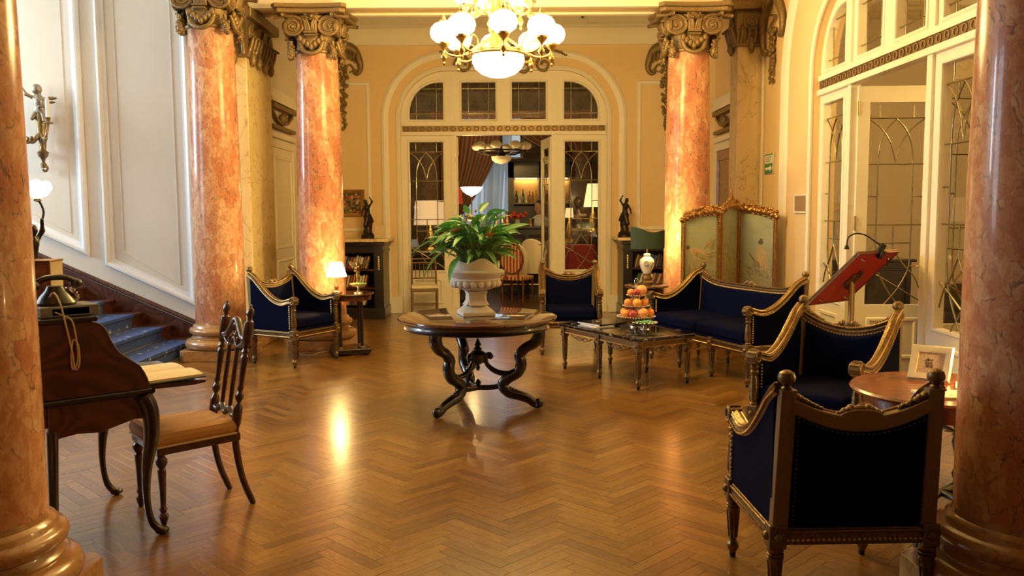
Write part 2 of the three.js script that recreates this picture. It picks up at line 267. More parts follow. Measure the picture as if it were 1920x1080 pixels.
// back wall with arched opening
const wallShape = (x0, x1, h, c) => hole(SH(rect(x0, x1, 0, h)), shift(archPts(AH, AT, AR), c));
{
  const w = st('wall_back', toBack(ext(wallShape(-3.45, 3.5, 5, BC), .25, 0, -.25)), M.wall, 'ochre back wall with the arched glazed doorway', 'wall');
  const mo = (off, p) => toBack(mould(shift(archPts(AH + off, AT + off, AR + off), BC), p));
  obj('architrave', [mo(0, [[.30, 0], [.29, .03], [.25, .045], [.21, .03], [.18, .02], [.18, 0]]), mo(0, [[.07, 0], [.06, .025], [.02, .035], [-.005, .02], [-.005, 0]])], M.trim, w);
  obj('cornice', [bb(-3.2, 3.25, 4.17, 4.2, -13.5, -13.45), bb(-3.2, 3.25, 4.2, 4.43, -13.5, -13.47), bb(-3.2, 3.25, 4.43, 4.47, -13.5, -13.42), bb(-3.2, 3.25, 4.47, 4.66, -13.5, -13.45), bb(-3.2, 3.25, 4.66, 4.75, -13.5, -13.38), bb(-3.2, 3.25, 4.75, 5, -13.5, -13.3)], M.trim, w);
  const pm = [[0, 0], [.01, .018], [.03, .024], [.05, .018], [.06, 0]];
  for (const s of [-1, 1]) {
    const a = s < 0 ? [-3.12, -2.13] : [2.04, 3.1];
    obj('panel_moulding', toBack(mould(rect(a[0], a[1], 1.3, 3.62), pm, true)), M.trim, w);
    obj('dado_block', toBack(bb(s < 0 ? -1.98 : 1.60, s < 0 ? -1.66 : 1.89, 0, .27, 0, .05, .01)), M.trim, w);
  }
  obj('skirting', [toBack(bb(-3.2, -1.67, 0, .1, 0, .03)), toBack(bb(1.58, 3.25, 0, .1, 0, .03))], M.walnut, w);
}
{
  const w = st('wall_right', toRight(ext(wallShape(-13.75, 1.75, 5, RC), .25, 0, -.25)), M.wall, 'ochre right wall with the arched glazed doorway', 'wall');
  const mo = p => toRight(mould(shift(archPts(AH, AT, AR), RC), p));
  obj('architrave', [mo([[1.0, 0], [.99, .03], [.93, .05], [.87, .035], [.82, .02], [.80, 0]]), mo([[.07, 0], [.06, .025], [.02, .035], [-.005, .02], [-.005, 0]])], M.trim, w);
  obj('panel_moulding', toRight(bb(-10.96, -10.90, .14, 4.7, 0, .03, .01)), M.trim, w);
  obj('skirting', toRight(bb(-13.45, -9.5, 0, .14, 0, .03)), M.trim, w);
  obj('cornice', toRight(bb(-10, 1.7, 4.7, 4.98, 0, .12)), M.trim, w);
}
// leaded pattern of one glazed light, w x h, bottom left at 0,0
function leads(w, h, kind) {
  const r = .0075, z = 0, L = [], ln = (...p) => L.push(tub(p.map(q => [q[0] * w, h - q[1] * h, z]), r, p.length > 2 ? 12 : 2, 5));
  if (kind === 'transom') { ln([.2, 0], [.2, 1]); ln([.8, 0], [.8, 1]); ln([0, .17], [1, .17]); ln([0, .84], [1, .84]); return L; }
  ln([.19, 0], [.19, .075]); ln([.8, 0], [.8, .075]); ln([0, .075], [1, .075]);
  ln([0, .078], [.22, .125], [.40, .20], [.49, .29]); ln([1, .078], [.78, .125], [.58, .20], [.49, .29]);
  ln([.49, .078], [.32, .13], [.21, .2], [.18, .3]); ln([.49, .078], [.66, .13], [.77, .2], [.81, .3]);
  ln([0, .3], [1, .3]); ln([.18, .3], [.18, .73]); ln([.81, .3], [.81, .73]); ln([0, .46], [.18, .46]); ln([.81, .46], [1, .46]);
  ln([0, .6], [1, .6]); ln([.49, .6], [.49, .72]); ln([.18, .69], [.81, .69]);
  ln([.18, .73], [.22, .82], [.4, .92], [.62, 1]); ln([.81, .73], [.78, .82], [.6, .92], [.36, 1]); ln([.49, .72], [.3, .8], [.1, .86], [0, .92]); ln([.49, .72], [.7, .8], [.9, .86], [1, .92]); ln([0, .82], [.4, .88], [1, .98]);
  return L;
}
const winPts = (x0, x1, y0, y1, side) => { if (!side) return rect(x0, x1, y0, y1); const r = .46, p = []; if (side > 0) { p.push([x0, y0], [x1, y0]); for (let i = 0; i <= 10; i++) { const a = i / 10 * PI / 2; p.push([x1 - r + r * cos(a), y1 - r + r * sin(a)]); } p.push([x0, y1]); return p; } return winPts(-x1, -x0, y0, y1, 1).map(q => [-q[0], q[1]]).reverse(); };
const LIGHTS = [[-1.48, -.95, 3.05, 3.625, -1], [-.66, -.13, 3.05, 3.625, 0], [.13, .66, 3.05, 3.625, 0], [.95, 1.48, 3.05, 3.625, 1]], SIDES = [[-1.49, -.96], [.96, 1.49]];
function glazedScreen(name, c, place, label) {
  const mc = M.came, s = thing(name, label, 'glazed screen', [0, 0, 0], 0, null, 'structure');
  const sh = SH(archPts(AH, AT, AR));
  hole(sh, rect(-.745, .745, .001, 2.8)); SIDES.forEach(a => hole(sh, rect(a[0], a[1], .674, 2.70))); LIGHTS.forEach(l => hole(sh, winPts(...l)));
  const P2 = g => place(g.translate(c, 0, 0));
  obj('frame', P2(ext(sh, .07, 0, -.15)), M.trim, s);
  const bead = [[0, 0], [.004, .012], [.018, .016], [.03, .008], [.032, 0]];
  const path = a => mould(a, bead, true);
  const beads = [...SIDES.map(a => path(rect(a[1], a[0], .674, 2.70))), ...LIGHTS.map(l => path(winPts(...l).slice().reverse()))].map(g => P2(g.translate(0, 0, -.08)));
  obj('glazing_bead', beads, M.trim, s);
  obj('rail', [P2(bb(-AH + .02, AH - .02, 2.945, 3.0, -.08, -.045)), P2(bb(-AH + .02, AH - .02, 2.80, 2.855, -.08, -.035)), P2(bb(-.83, -.745, 0, 2.8, -.08, -.055)), P2(bb(.745, .83, 0, 2.8, -.08, -.055)), P2(bb(-.85, -.77, 3.0, 3.68, -.08, -.055)), P2(bb(.77, .85, 3.0, 3.68, -.08, -.055))], M.trim, s);
  for (const a of SIDES) obj('lower_panel', P2(mould(rect(a[0] + .02, a[1] - .02, .14, .55), [[0, 0], [.008, .018], [.03, .02], [.05, .006], [.05, 0]], true).translate(0, 0, -.08)), M.trim, s);
  const fr = obj('frieze', P2(bb(-AH + .03, AH - .03, 2.857, 2.943, -.08, -.058)), M.giltDull, s);
  for (let i = 0; i < 26; i++) obj('guilloche_ring', P2(new THREE.TorusGeometry(.033, .009, 5, 14).translate(-1.53 + i * .1224, 2.9, -.056)), M.giltBack, fr);
  for (const a of SIDES) { obj('pane', P2(bb(a[0], a[1], .674, 2.70, -.117, -.114)), M.glass, s); obj('came', leads(.53, 2.026, 'door').map(g => P2(g.translate(a[0], .674, -.113))), mc, s); }
  for (const l of LIGHTS) { obj('pane', P2(ext(winPts(...l), .003, 0, -.117)), M.glass, s); const g = leads(.53, .575, 'transom').map(q => q.translate(l[0], l[2], -.113)); obj('came', g.map(P2), mc, s); }
  return s;
}
glazedScreen('window_1', BC, toBack, 'cream arched glazed screen between hall and bar, at the back');
glazedScreen('window_2', RC, toRight, 'cream arched glazed screen in the right wall behind the lectern');
function leaf(name, label, pos, turn, hinge = 1) {
  const mc = M.came;             // hinged at local x = 0, reaching along +x
  const d = thing(name, label, 'door', pos, turn, null, 'structure'), w = .735, h = 2.775;
  const sh = hole(SH(rect(0, w, .01, h)), rect(.115, w - .095, .674, 2.62));
  obj('frame', ext(sh, .042, .004, -.021), M.trim, d);
  obj('pane', bb(.115, w - .095, .674, 2.62, -.0015, .0015), M.glass, d);
  obj('came', leads(w - .21, 1.946, 'door').map(g => g.translate(.115, .674, .003)), mc, d);
  for (const z of [-1, 1]) { const g = mould(rect(z < 0 ? -w + .11 : .13, z < 0 ? -.13 : w - .11, .14, .55), [[0, 0], [.008, .014], [.03, .014], [.045, 0]], true).translate(0, 0, .021); obj('panel_moulding', z < 0 ? g.rotateY(PI) : g, M.trim, d); }
  for (const y of [.3, 1.4, 2.5]) obj('hinge', cyl(.011, .011, .14, 0, y, .022 * hinge, 8), M.brassDull, d);
  const hd = obj('handle', [bb(w - .06, w - .03, .95, 1.2, .02, .026), bb(w - .06, w - .03, .95, 1.2, -.026, -.02), tub([[w - .045, 1.05, -.065], [w - .045, 1.05, .065]], .007, 2, 6), tub([[w - .045, 1.05, .065], [w - .16, 1.05, .065]], .008, 4, 6), tub([[w - .045, 1.05, -.065], [w - .16, 1.05, -.065]], .008, 4, 6)], M.brassDull, d);
  return d;
}
leaf('door_1', 'cream glazed door leaf standing open into the bar, right of the opening', [BC + .745, 0, -13.62], PI / 2 + .16);
leaf('door_2', 'cream glazed door leaf folded open into the bar, left of the opening', [BC - .745, 0, -13.62], PI / 2 + .25);
leaf('door_3', 'cream glazed door leaf standing open behind the red lectern', [3.37, 0, -8.30], -.06);
leaf('door_4', 'cream glazed door leaf standing open beside the right column', [3.37, 0, -6.82], .12);

// left side: pier, bay wall, stair wall, hall wall
st('wall_left', [bb(-3.45, -3.2, 0, 5, -13.75, -11.0), bb(-9.2, -3.4, 0, 5, -10.4, -10.15)], M.stairwall, 'cream wall beside the stair, with white panel mouldings', 'wall');
{
  const w = scene.children[scene.children.length - 1], pm = [[-.005, 0], [-.002, .035], [.012, .06], [.034, .066], [.052, .055], [.062, .03], [.075, .022], [.10, .02], [.105, 0]], fm = [[0, 0], [.004, .008], [.014, .008], [.018, 0]];
  const Z = g => g.translate(0, 0, -10.15);
  const p1 = [[-4.76, 1.0], [-3.69, .49], [-3.69, 5.2], [-4.76, 5.2]], p2 = [[-7.0, 2.08], [-4.955, 1.11], [-4.955, 5.2], [-7.0, 5.2]];
  for (const p of [p1, p2]) obj('panel_moulding', Z(mould(p, pm, true)), M.white, w);
  for (const [p, d] of [[p1, .2], [p2, .2]]) { const q = [[p[0][0] + d, p[0][1] + d * .75], [p[1][0] - d, p[1][1] + d * 1.3], [p[2][0] - d, 5.2], [p[3][0] + d, 5.2]]; obj('panel_bead', Z(mould(q, fm, true)), M.stairwall, w); }
}
st('wall_hall', [bb(-7.2, -7, 0, 5, -5.2, 1.75), bb(-7.2, -7, 0, 5, -7.8, -6.8), bb(-9.2, -7, 0, 5, -7.8, -7.6), bb(-9.2, -9, 0, 5, -8.2, -7.8), bb(-9.2, -9, 0, 5, -10.4, -9.6), bb(-7.2, -7, 0, 1.4, -6.8, -5.2), bb(-7.2, -7, 3.9, 5, -6.8, -5.2), bb(-9.2, -9, 0, 2.3, -9.6, -8.2), bb(-9.2, -9, 4.3, 5, -9.6, -8.2)], M.wallPale, 'cream outer wall of the hall left of the stair', 'wall');
st('wall_front', bb(-7.2, 3.5, 0, 5, 1.55, 1.75), M.stairWood, 'dark wood-panelled wall behind the viewer', 'wall');
st('ceiling', [bb(-9.2, 3.5, 5, 5.2, -13.75, 1.75)], M.ceil, 'cream plaster ceiling of the hall', 'ceiling');
for (const [nm, lb, wz, hw, y0, y1, em, wx] of [['window_3', 'tall daylit window in the left hall wall', -6, .75, 1.45, 3.85, .9, -7], ['window_5', 'daylit window above the stair', -8.9, .65, 2.35, 4.25, 4, -9]]) {
  const w = thing(nm, lb, 'window', [wx, 0, wz], PI / 2, null, 'structure');
  obj('frame', [ext(hole(hole(SH(rect(-hw - .08, hw + .08, y0 - .08, y1 + .08)), rect(-hw, -.02, y0, y1)), rect(.02, hw, y0, y1)), .1, 0, -.1), bb(-hw - .12, hw + .12, y0 - .12, y0 - .06, -.05, .1, .01)], M.white, w);
  for (const s of [-1, 1]) obj('pane', bb(s < 0 ? -hw : .02, s < 0 ? -.02 : hw, y0, y1, -.06, -.055), new THREE.MeshStandardMaterial({ color: C(.7, .75, .8), roughness: .5, emissive: C(.64, .81, 1), emissiveIntensity: em }), w);
  obj('glazing_bar', [bb(-hw, hw, (y0 + y1) / 2 - .02, (y0 + y1) / 2 + .02, -.055, -.02)], M.white, w);
}
{ // beam over the columns, with sunk soffit panels
  const b = st('trim_1', [bb(-3.45, 2.5, 3.99, 5, -10.56, -10.08), bb(-3.45, 2.5, 3.95, 3.99, -10.16, -10.08), bb(-3.45, 2.5, 3.95, 3.99, -10.56, -10.47), bb(2.3, 2.6, 3.95, 5, -11.36, -10.5), bb(2.5, 3.25, 4.22, 5, -11.36, -11.02)], M.ceil, 'cream plaster beam resting on the column capitals', 'beam');
  obj('soffit_panel', [bb(-3.4, 2.45, 3.975, 3.989, -10.46, -10.17)], M.wall, b); obj('bed_moulding', [bb(-3.45, 2.5, 4.2, 4.26, -10.08, -10.04), bb(-3.45, 2.5, 4.26, 4.3, -10.08, -10.0)], M.ceil, b);
  st('trim_2', [bb(-3.4, 3.25, 3.95, 5, -3.55, -3.05), bb(-3.45, -2.95, 4.1, 5, -10.05, -9.25)], M.ceil, 'cream plaster beam over the near columns', 'beam');
}
// side doors of the back bay
function bayDoor(name, label, m, z0, z1, place, top) {
  const d = thing(name, label, 'door', [0, 0, 0], 0, null, 'structure'), G = (...a) => place(bb(...a));
  obj('panel', [G(z0, z1, 0, top, .002, .03)], m, d);
  obj('frame', [place(mould([[z0, 0], [z0, top], [z1, top], [z1, 0]], [[0, 0], [0, .05], [.1, .06], [.13, .02], [.13, 0]])), G(z0 - .1, z1 + .1, top + .13, top + .2, 0, .07)], M.trim, d);
  obj('inner_panel', [place(mould(rect(z0 + .1, z1 - .1, 1.1, top - .12), [[0, 0], [.01, .014], [.03, .014], [.04, 0]], true).translate(0, 0, .03)), place(mould(rect(z0 + .1, z1 - .1, .15, .95), [[0, 0], [.01, .014], [.03, .014], [.04, 0]], true).translate(0, 0, .03))], m, d);
  obj('overdoor', [G(z0 - .05, z1 + .05, top + .25, top + .30, 0, .08), G(z0 - .05, z1 + .05, top + .52, top + .58, 0, .10), place(mould([[z0, top + .5], [z0 + (z1 - z0) * .25, top + .38], [(z0 + z1) / 2, top + .34], [z0 + (z1 - z0) * .75, top + .38], [z1, top + .5]], [[-.03, 0], [-.02, .06], [.02, .06], [.03, 0]])), place(lat([[0, 0], [.07, .02], [.09, .06], [.06, .1], [0, .12]], 10).rotateX(PI / 2).translate((z0 + z1) / 2, top + .42, 0))], M.capital, d);
  obj('pediment', [G(z0 - .15, z1 + .15, top + .6, top + .66, 0, .1), G(z0 - .15, z1 + .15, top + .66, top + .78, 0, .06)], M.trim, d);
  return d;
}
bayDoor('door_5', 'white panelled side door behind the left back column', M.trim, 11.65, 12.75, g => g.rotateY(PI / 2).translate(-3.2, 0, 0), 2.5);
bayDoor('door_6', 'brown wooden side door behind the right back column', M.walnut, -13.2, -12.25, toRight, 2.5);

// columns
function capital(r, parent, mcap, flat) {                     // bottom of capital at y = 0; abacus top at .62
  const c = obj('capital', [lat([[r * .96, -.05], [r * 1.06, -.04], [r * 1.08, -.015], [r, 0], [r * .98, .12], [r * 1.1, .3], [r * 1.3, .42], [0, .42]], 28),
    ext((() => { const s = new THREE.Shape(), a = r * 1.66, q = r * 1.3; s.moveTo(-a, -a * .86); s.lineTo(-a * .86, -a); s.quadraticCurveTo(0, -q, a * .86, -a); s.lineTo(a, -a * .86); s.quadraticCurveTo(q, 0, a, a * .86); s.lineTo(a * .86, a); s.quadraticCurveTo(0, q, -a * .86, a); s.lineTo(-a, a * .86); s.quadraticCurveTo(-q, 0, -a, -a * .86); return s; })(), .06, .014).rotateX(-PI / 2).translate(0, .44, 0), ext((() => { const s = new THREE.Shape(), a = r * 1.74, q = r * 1.38; s.moveTo(-a, -a * .88); s.lineTo(-a * .88, -a); s.quadraticCurveTo(0, -q, a * .88, -a); s.lineTo(a, -a * .88); s.quadraticCurveTo(q, 0, a, a * .88); s.lineTo(a * .88, a); s.quadraticCurveTo(0, q, -a * .88, a); s.lineTo(-a, a * .88); s.quadraticCurveTo(-q, 0, -a, -a * .88); return s; })(), .06, .02).rotateX(-PI / 2).translate(0, .50, 0)], mcap, parent);
  for (let k = 0; k < 8; k++) {                                // paired volutes under each abacus corner
    const base = Math.floor(k / 2) * PI / 2 + PI / 4, s = k % 2 ? 1 : -1, pts = [], R0 = r * .54;
    for (let i = 0; i <= 34; i++) { const t = i / 34, a = PI * .55 - t * PI * 4.2, q = R0 * (1 - .85 * t) + .004; pts.push([q * cos(a), .28 + q * sin(a), 0]); }
    let g = mg(tub([[-r * .95, .40, -.02], [-r * .5, .415, -.01], ...pts], t => r * .105 * (1 - .4 * t), 56, 6), sph(r * .11, 0, .28, 0, 1, 1, .8, 8, 6), new THREE.CylinderGeometry(R0 * .9, R0 * .9, r * .12, 18).rotateX(PI / 2).translate(0, .28, -r * .06));
    if (s < 0) g = mir(g);
    // volute lies in the face plane next to the corner
    const face = base + s * PI / 4; g.translate(s * r * -.86, 0, 0);
    g.translate(0, 0, r * 1.2); g.rotateY(face); obj('volute', g, mcap, c);
  }
  for (let k = 0; k < 4; k++) {                                // shell mask on each face, seed pods under corners
    const m = mg(sph(r * .4, 0, .1, 0, 1, 1.1, .5, 12, 8), bx(r * .66, .03, .04, 0, .2, .06, .01), bx(r * .55, .026, .05, 0, .16, .07, .01), ...[...Array(7)].map((_, i) => sph(r * .16, (i - 3) * r * .17, .02 + Math.abs(i - 3) * .035, .03, .8, 1.3, .8, 8, 6)), ...[...Array(7)].map(() => sph(rr(.02, .035), rr(-.07, .07), rr(.3, .52), rr(.0, .06), 1, 1, 1, 7, 5)), tub([[-r * .55, .12, 0], [-r * .4, -.02, .03], [0, -.075, .05], [r * .4, -.02, .03], [r * .55, .12, 0]], .028, 14, 6), ...[-1, 1].flatMap(s => [...Array(3)].map((_, i) => tub([[s * r * (.05 + .08 * i), .22, .03], [s * r * (.1 + .1 * i), .32 + .02 * i, .07], [s * r * (.2 + .12 * i), .37 - .02 * i, .06]], tt => .026 * (1 - .6 * tt), 8, 5))), sph(.06, 0, .44, .0, 1, 1.1, .8, 10, 7), ...[...Array(8)].map((_, i) => sph(.024, .062 * cos(i * .785), .44 + .062 * sin(i * .785), .03, 1, 1, .7, 7, 5)));
    obj('mask', m.translate(0, 0, r * 1.08).rotateY(k * PI / 2), mcap, c);
    for (const s of [-1, 1]) { const p = mg(sph(.05, 0, -.05, 0, .8, 1.7, .8, 9, 7), ...[...Array(8)].map((_, i) => sph(.018, .032 * cos(i * 2.4), -.12 + i * .022, .032 * sin(i * 2.4), 1, 1.3, 1, 6, 5)), tub([[0, .03, 0], [0, .1, -.01]], .02, 2, 6)); obj('seed_pod', p.translate(s * r * .98, .0, r * 1.0).rotateY(k * PI / 2), mcap, c); }
  }
  return c;
}
function column(label, x, z, m, base, H = 4.03, rot = 0, r = .27) {
  const c = thing('column', label, 'column', [x, 0, -z], 0);
  const a = r * 1.34, ch = .06, oc = [[-a, -a + ch], [-a + ch, -a], [a - ch, -a], [a, -a + ch], [a, a - ch], [a - ch, a], [-a + ch, a], [-a, a - ch]];
  obj('plinth', ext(oc, .115, .006).rotateX(-PI / 2), base, c);
  const tp = (y, R, h) => [...Array(7)].map((_, i) => { const t = -PI / 2 + i / 6 * PI; return [R + h / 2 * cos(t), y + h / 2 + h / 2 * sin(t)]; });
  obj('base', lat([[0, .115], ...tp(.115, r * 1.26, .105), [r * 1.2, .225], [r * 1.2, .235], [r * 1.12, .25], [r * 1.1, .265], [r * 1.15, .275], ...tp(.275, r * 1.14, .07), [r * 1.12, .35], [r * 1.1, .37], [r * 1.02, .385], [r * 1.0, .41], [0, .41]], 40), base, c);
  const n = 30, pts = []; for (let i = 0; i <= n; i++) { const t = i / n; pts.push(new THREE.Vector2(r * (1 - .13 * t * t) , .4 + (H - .48 - .4) * t)); }
  const g = new THREE.LatheGeometry(pts, 48); g.userData.uvd = 1; const s = obj('shaft', g, m, c, true); s.rotation.y = rot;
  const cap = capital(r * .9, c, M.capital); cap.scale.y = .86; cap.position.y = H - .57 * .86; return c;
}
column('marble column cut off by the left edge, beside the writing desk', -2.13, 3.3, M.marbleA, M.baseA, 3.95, 1.1);
column('marble column cut off by the right edge, in front of the round side table', 2.06, 3.28, M.marbleA, M.baseA, 3.95, 3.4);
column('marble column at the foot of the blue-carpeted stair', -3.21, 9.5, M.marbleA, M.baseA, 4.1, .6);
column('marble column behind the white table lamp', -2.21, 10.18, M.marbleA, M.baseA, 3.95, 2.3);
column('marble column to the left of the painted folding screen', 2.14, 10.2, M.marbleA, M.baseA, 3.95, 4.4);
function pilaster(label, x0, x1, z0, z1, m, up = 0) {
  const p = thing('pilaster', label, 'pilaster', [(x0 + x1) / 2, 0, -(z0 + z1) / 2], 0, null, 'structure'), w = (x1 - x0) / 2, d = (z1 - z0) / 2;
  obj('plinth', bb(-w - .06, w + .06, 0, .3, -d - .06, d + .06, .01), M.baseA, p); obj('shaft', bb(-w, w, .3, 3.5 + up, -d, d, .012), m, p);
  const c = obj('capital', [bb(-w - .02, w + .02, 3.5, 3.9, -d - .02, d + .02), bb(-w - .1, w + .1, 3.9, 4.02, -d - .1, d + .1, .02), bb(-w - .04, w + .04, 3.46, 3.5, -d - .04, d + .04, .01)], M.capital, p); c.position.y = up;
  const vol = () => { const pts = []; for (let i = 0; i <= 30; i++) { const t = i / 30, a = PI * .6 - t * PI * 4, q = .1 * (1 - .85 * t) + .004; pts.push([q * cos(a), q * sin(a), 0]); } return mg(tub(pts, .02, 48, 6), sph(.025, 0, 0, 0, 1, 1, 1, 8, 6), new THREE.CylinderGeometry(.09, .09, .02, 16).rotateX(PI / 2)); };
  const faces = [[0, d, w, 0], [PI / 2, w, d, 1], [-PI / 2, w, d, 1]];
  for (const [a, dist, half] of faces) [...Array(Math.round(half * 16) + 1)].map((_, i, q) => { const x = -half + .03 + (2 * half - .06) * i / Math.max(1, q.length - 1); return mg(tub([[x, 3.48, dist], [x + .01, 3.6, dist + .05], [x, 3.7, dist + .09], [x, 3.68, dist + .12]], t => .035 * (1 - .55 * t), 8, 6), sph(.03, x, 3.52, dist + .03, 1, 1.4, .7, 7, 5)); }).forEach(g => obj('acanthus_leaf', g.rotateY(a), M.capital, c));
  for (const [a, dist, half] of faces) for (const s of half > .4 ? [-1, -.34, .34, 1] : [-1, 1]) { if (half < .2 && s > 0) continue; const off = half < .2 ? 0 : s * (half - .13); obj('volute', (s < 0 ? mir(vol()) : vol()).translate(off, 3.75, dist + .03).rotateY(a), M.capital, c); obj('seed_pod', mg(sph(.05, 0, -.04, 0, .8, 1.8, .8, 9, 7), sph(.03, 0, .04, 0, 1, 1.6, 1, 7, 5)).translate(off, 3.5, dist + .04).rotateY(a), M.capital, c); }
  return p;
}
pilaster('cream marble wall end between the two left columns', -3.42, -3.0, 10.06, 11.08, M.marbleC, -.07);
pilaster('cream marble pilaster on the right wall behind the folding screen', 2.93, 3.25, 11.0, 11.36, M.marbleC, .2);

// stair
{
  const s = thing('staircase', 'dark wooden stair with blue star-patterned carpet, rising to the left', 'staircase', [0, 0, 0], 0, null, 'structure');
  const texC = tex(256, 256, (u, v) => { let c = [.20, .29, .50]; const n = .05 * N3(u * 90, v * 90, 2); c = c.map(k => k + n); for (const [a, b, S] of [[.25, .25, 1], [.75, .75, 1], [.75, .25, .5], [.25, .75, .5]]) { const dx = (u - a) * 10 / S, dy = (v - b) * 10 / S, r = hyp(dx, dy), an = Math.atan2(dy, dx); if (r < .42 + .34 * cos(an * 6)) c = [.80, .80, .72]; } return c; }, true, [2.4, 2.4]);
  const mc = phy([1, 1, 1], .95, { map: texC, sheen: .3, sheenColor: C(.1, .15, .3) });
  const R = .152, G = .335, X0 = -3.69;
  for (let i = 0; i < 10; i++) {
    const x = X0 - i * G, y = .135 + i * R;
    obj('step', [bb(x - G - .02, x + .02, y - .028, y, -10.14, -7.9, .006), bb(x - G, x, i ? y - R : 0, y - .028, -10.14, -7.9)], M.stairWood, s);
    obj('carpet_runner', [bb(x - G + .012, x + .03, y, y + .009, -9.82, -8.22, .004), bb(x + .02, x + .031, y - .03, y + .008, -9.82, -8.22, .004), bb(x + .001, x + .011, y - R + .012, y - .03, -9.82, -8.22)], mc, s);
    obj('stair_rod', [tub([[x + .02, y - R + .014, -9.9], [x + .02, y - R + .014, -8.14]], .006, 2, 6)], M.brassDull, s);
  }
  obj('landing', bb(-9, X0 - 10 * G, .135 + 10 * R - .2, .135 + 10 * R, -10.14, -7.82), M.stairWood, s);
  const y0 = .14, sl = R / G, xe = -7;
  obj('wall_string', [ext([[X0 + .02, 0], [X0 + .02, .24], [xe, .24 + sl * (X0 - xe)], [xe, sl * (X0 - xe) - .2], [X0 - .5, 0]], .03, .004, -10.15), mould([[xe, .27 + sl * (X0 - xe)], [X0 + .04, .27]], [[-.02, 0], [-.02, .03], [-.005, .045], [.02, .03], [.025, 0]]).translate(0, 0, -10.15)], M.stairWood, s);
}
// ------------------------------------------------------------------ gilt chairs and sofa
const beadGeo = new THREE.IcosahedronGeometry(.0066, 0);
function beads(pts, step = .016, r = 1) {                       // a string of carved beads along a polyline
  const c = new THREE.CatmullRomCurve3(pts.map(arr), false, 'centripetal'), n = Math.max(2, Math.round(c.getLength() / step)), o = [];
  for (let i = 0; i <= n; i++) { const p = c.getPointAt(i / n); o.push(beadGeo.clone().scale(r, r, r).translate(p.x, p.y, p.z)); } return o;
}
const legProf = (h, r) => [[0, 0], [r * .45, 0], [r * .5, .02], [r * .62, .03], [r * .95, .05], [r * .95, .065], [r * .6, .08], [r * .58, .1], [r * .8, h * .62], [r, h * .8], [r * 1.0, h * .82], [r * 1.12, h * .84], [r * 1.12, h * .86], [r * .9, h * .875], [r * 1.12, h * .89], [r * 1.12, h * .91], [r * .9, h * .925], [r * 1.1, h * .95], [r * 1.1, h], [0, h]];
const flutes = (x, z, y0, y1, r0, r1) => [...Array(8)].map((_, i) => { const a = i / 8 * 2 * PI; return tub([[x + r0 * cos(a), y0, z + r0 * sin(a)], [x + r1 * cos(a), y1, z + r1 * sin(a)]], .0045, 2, 5); });
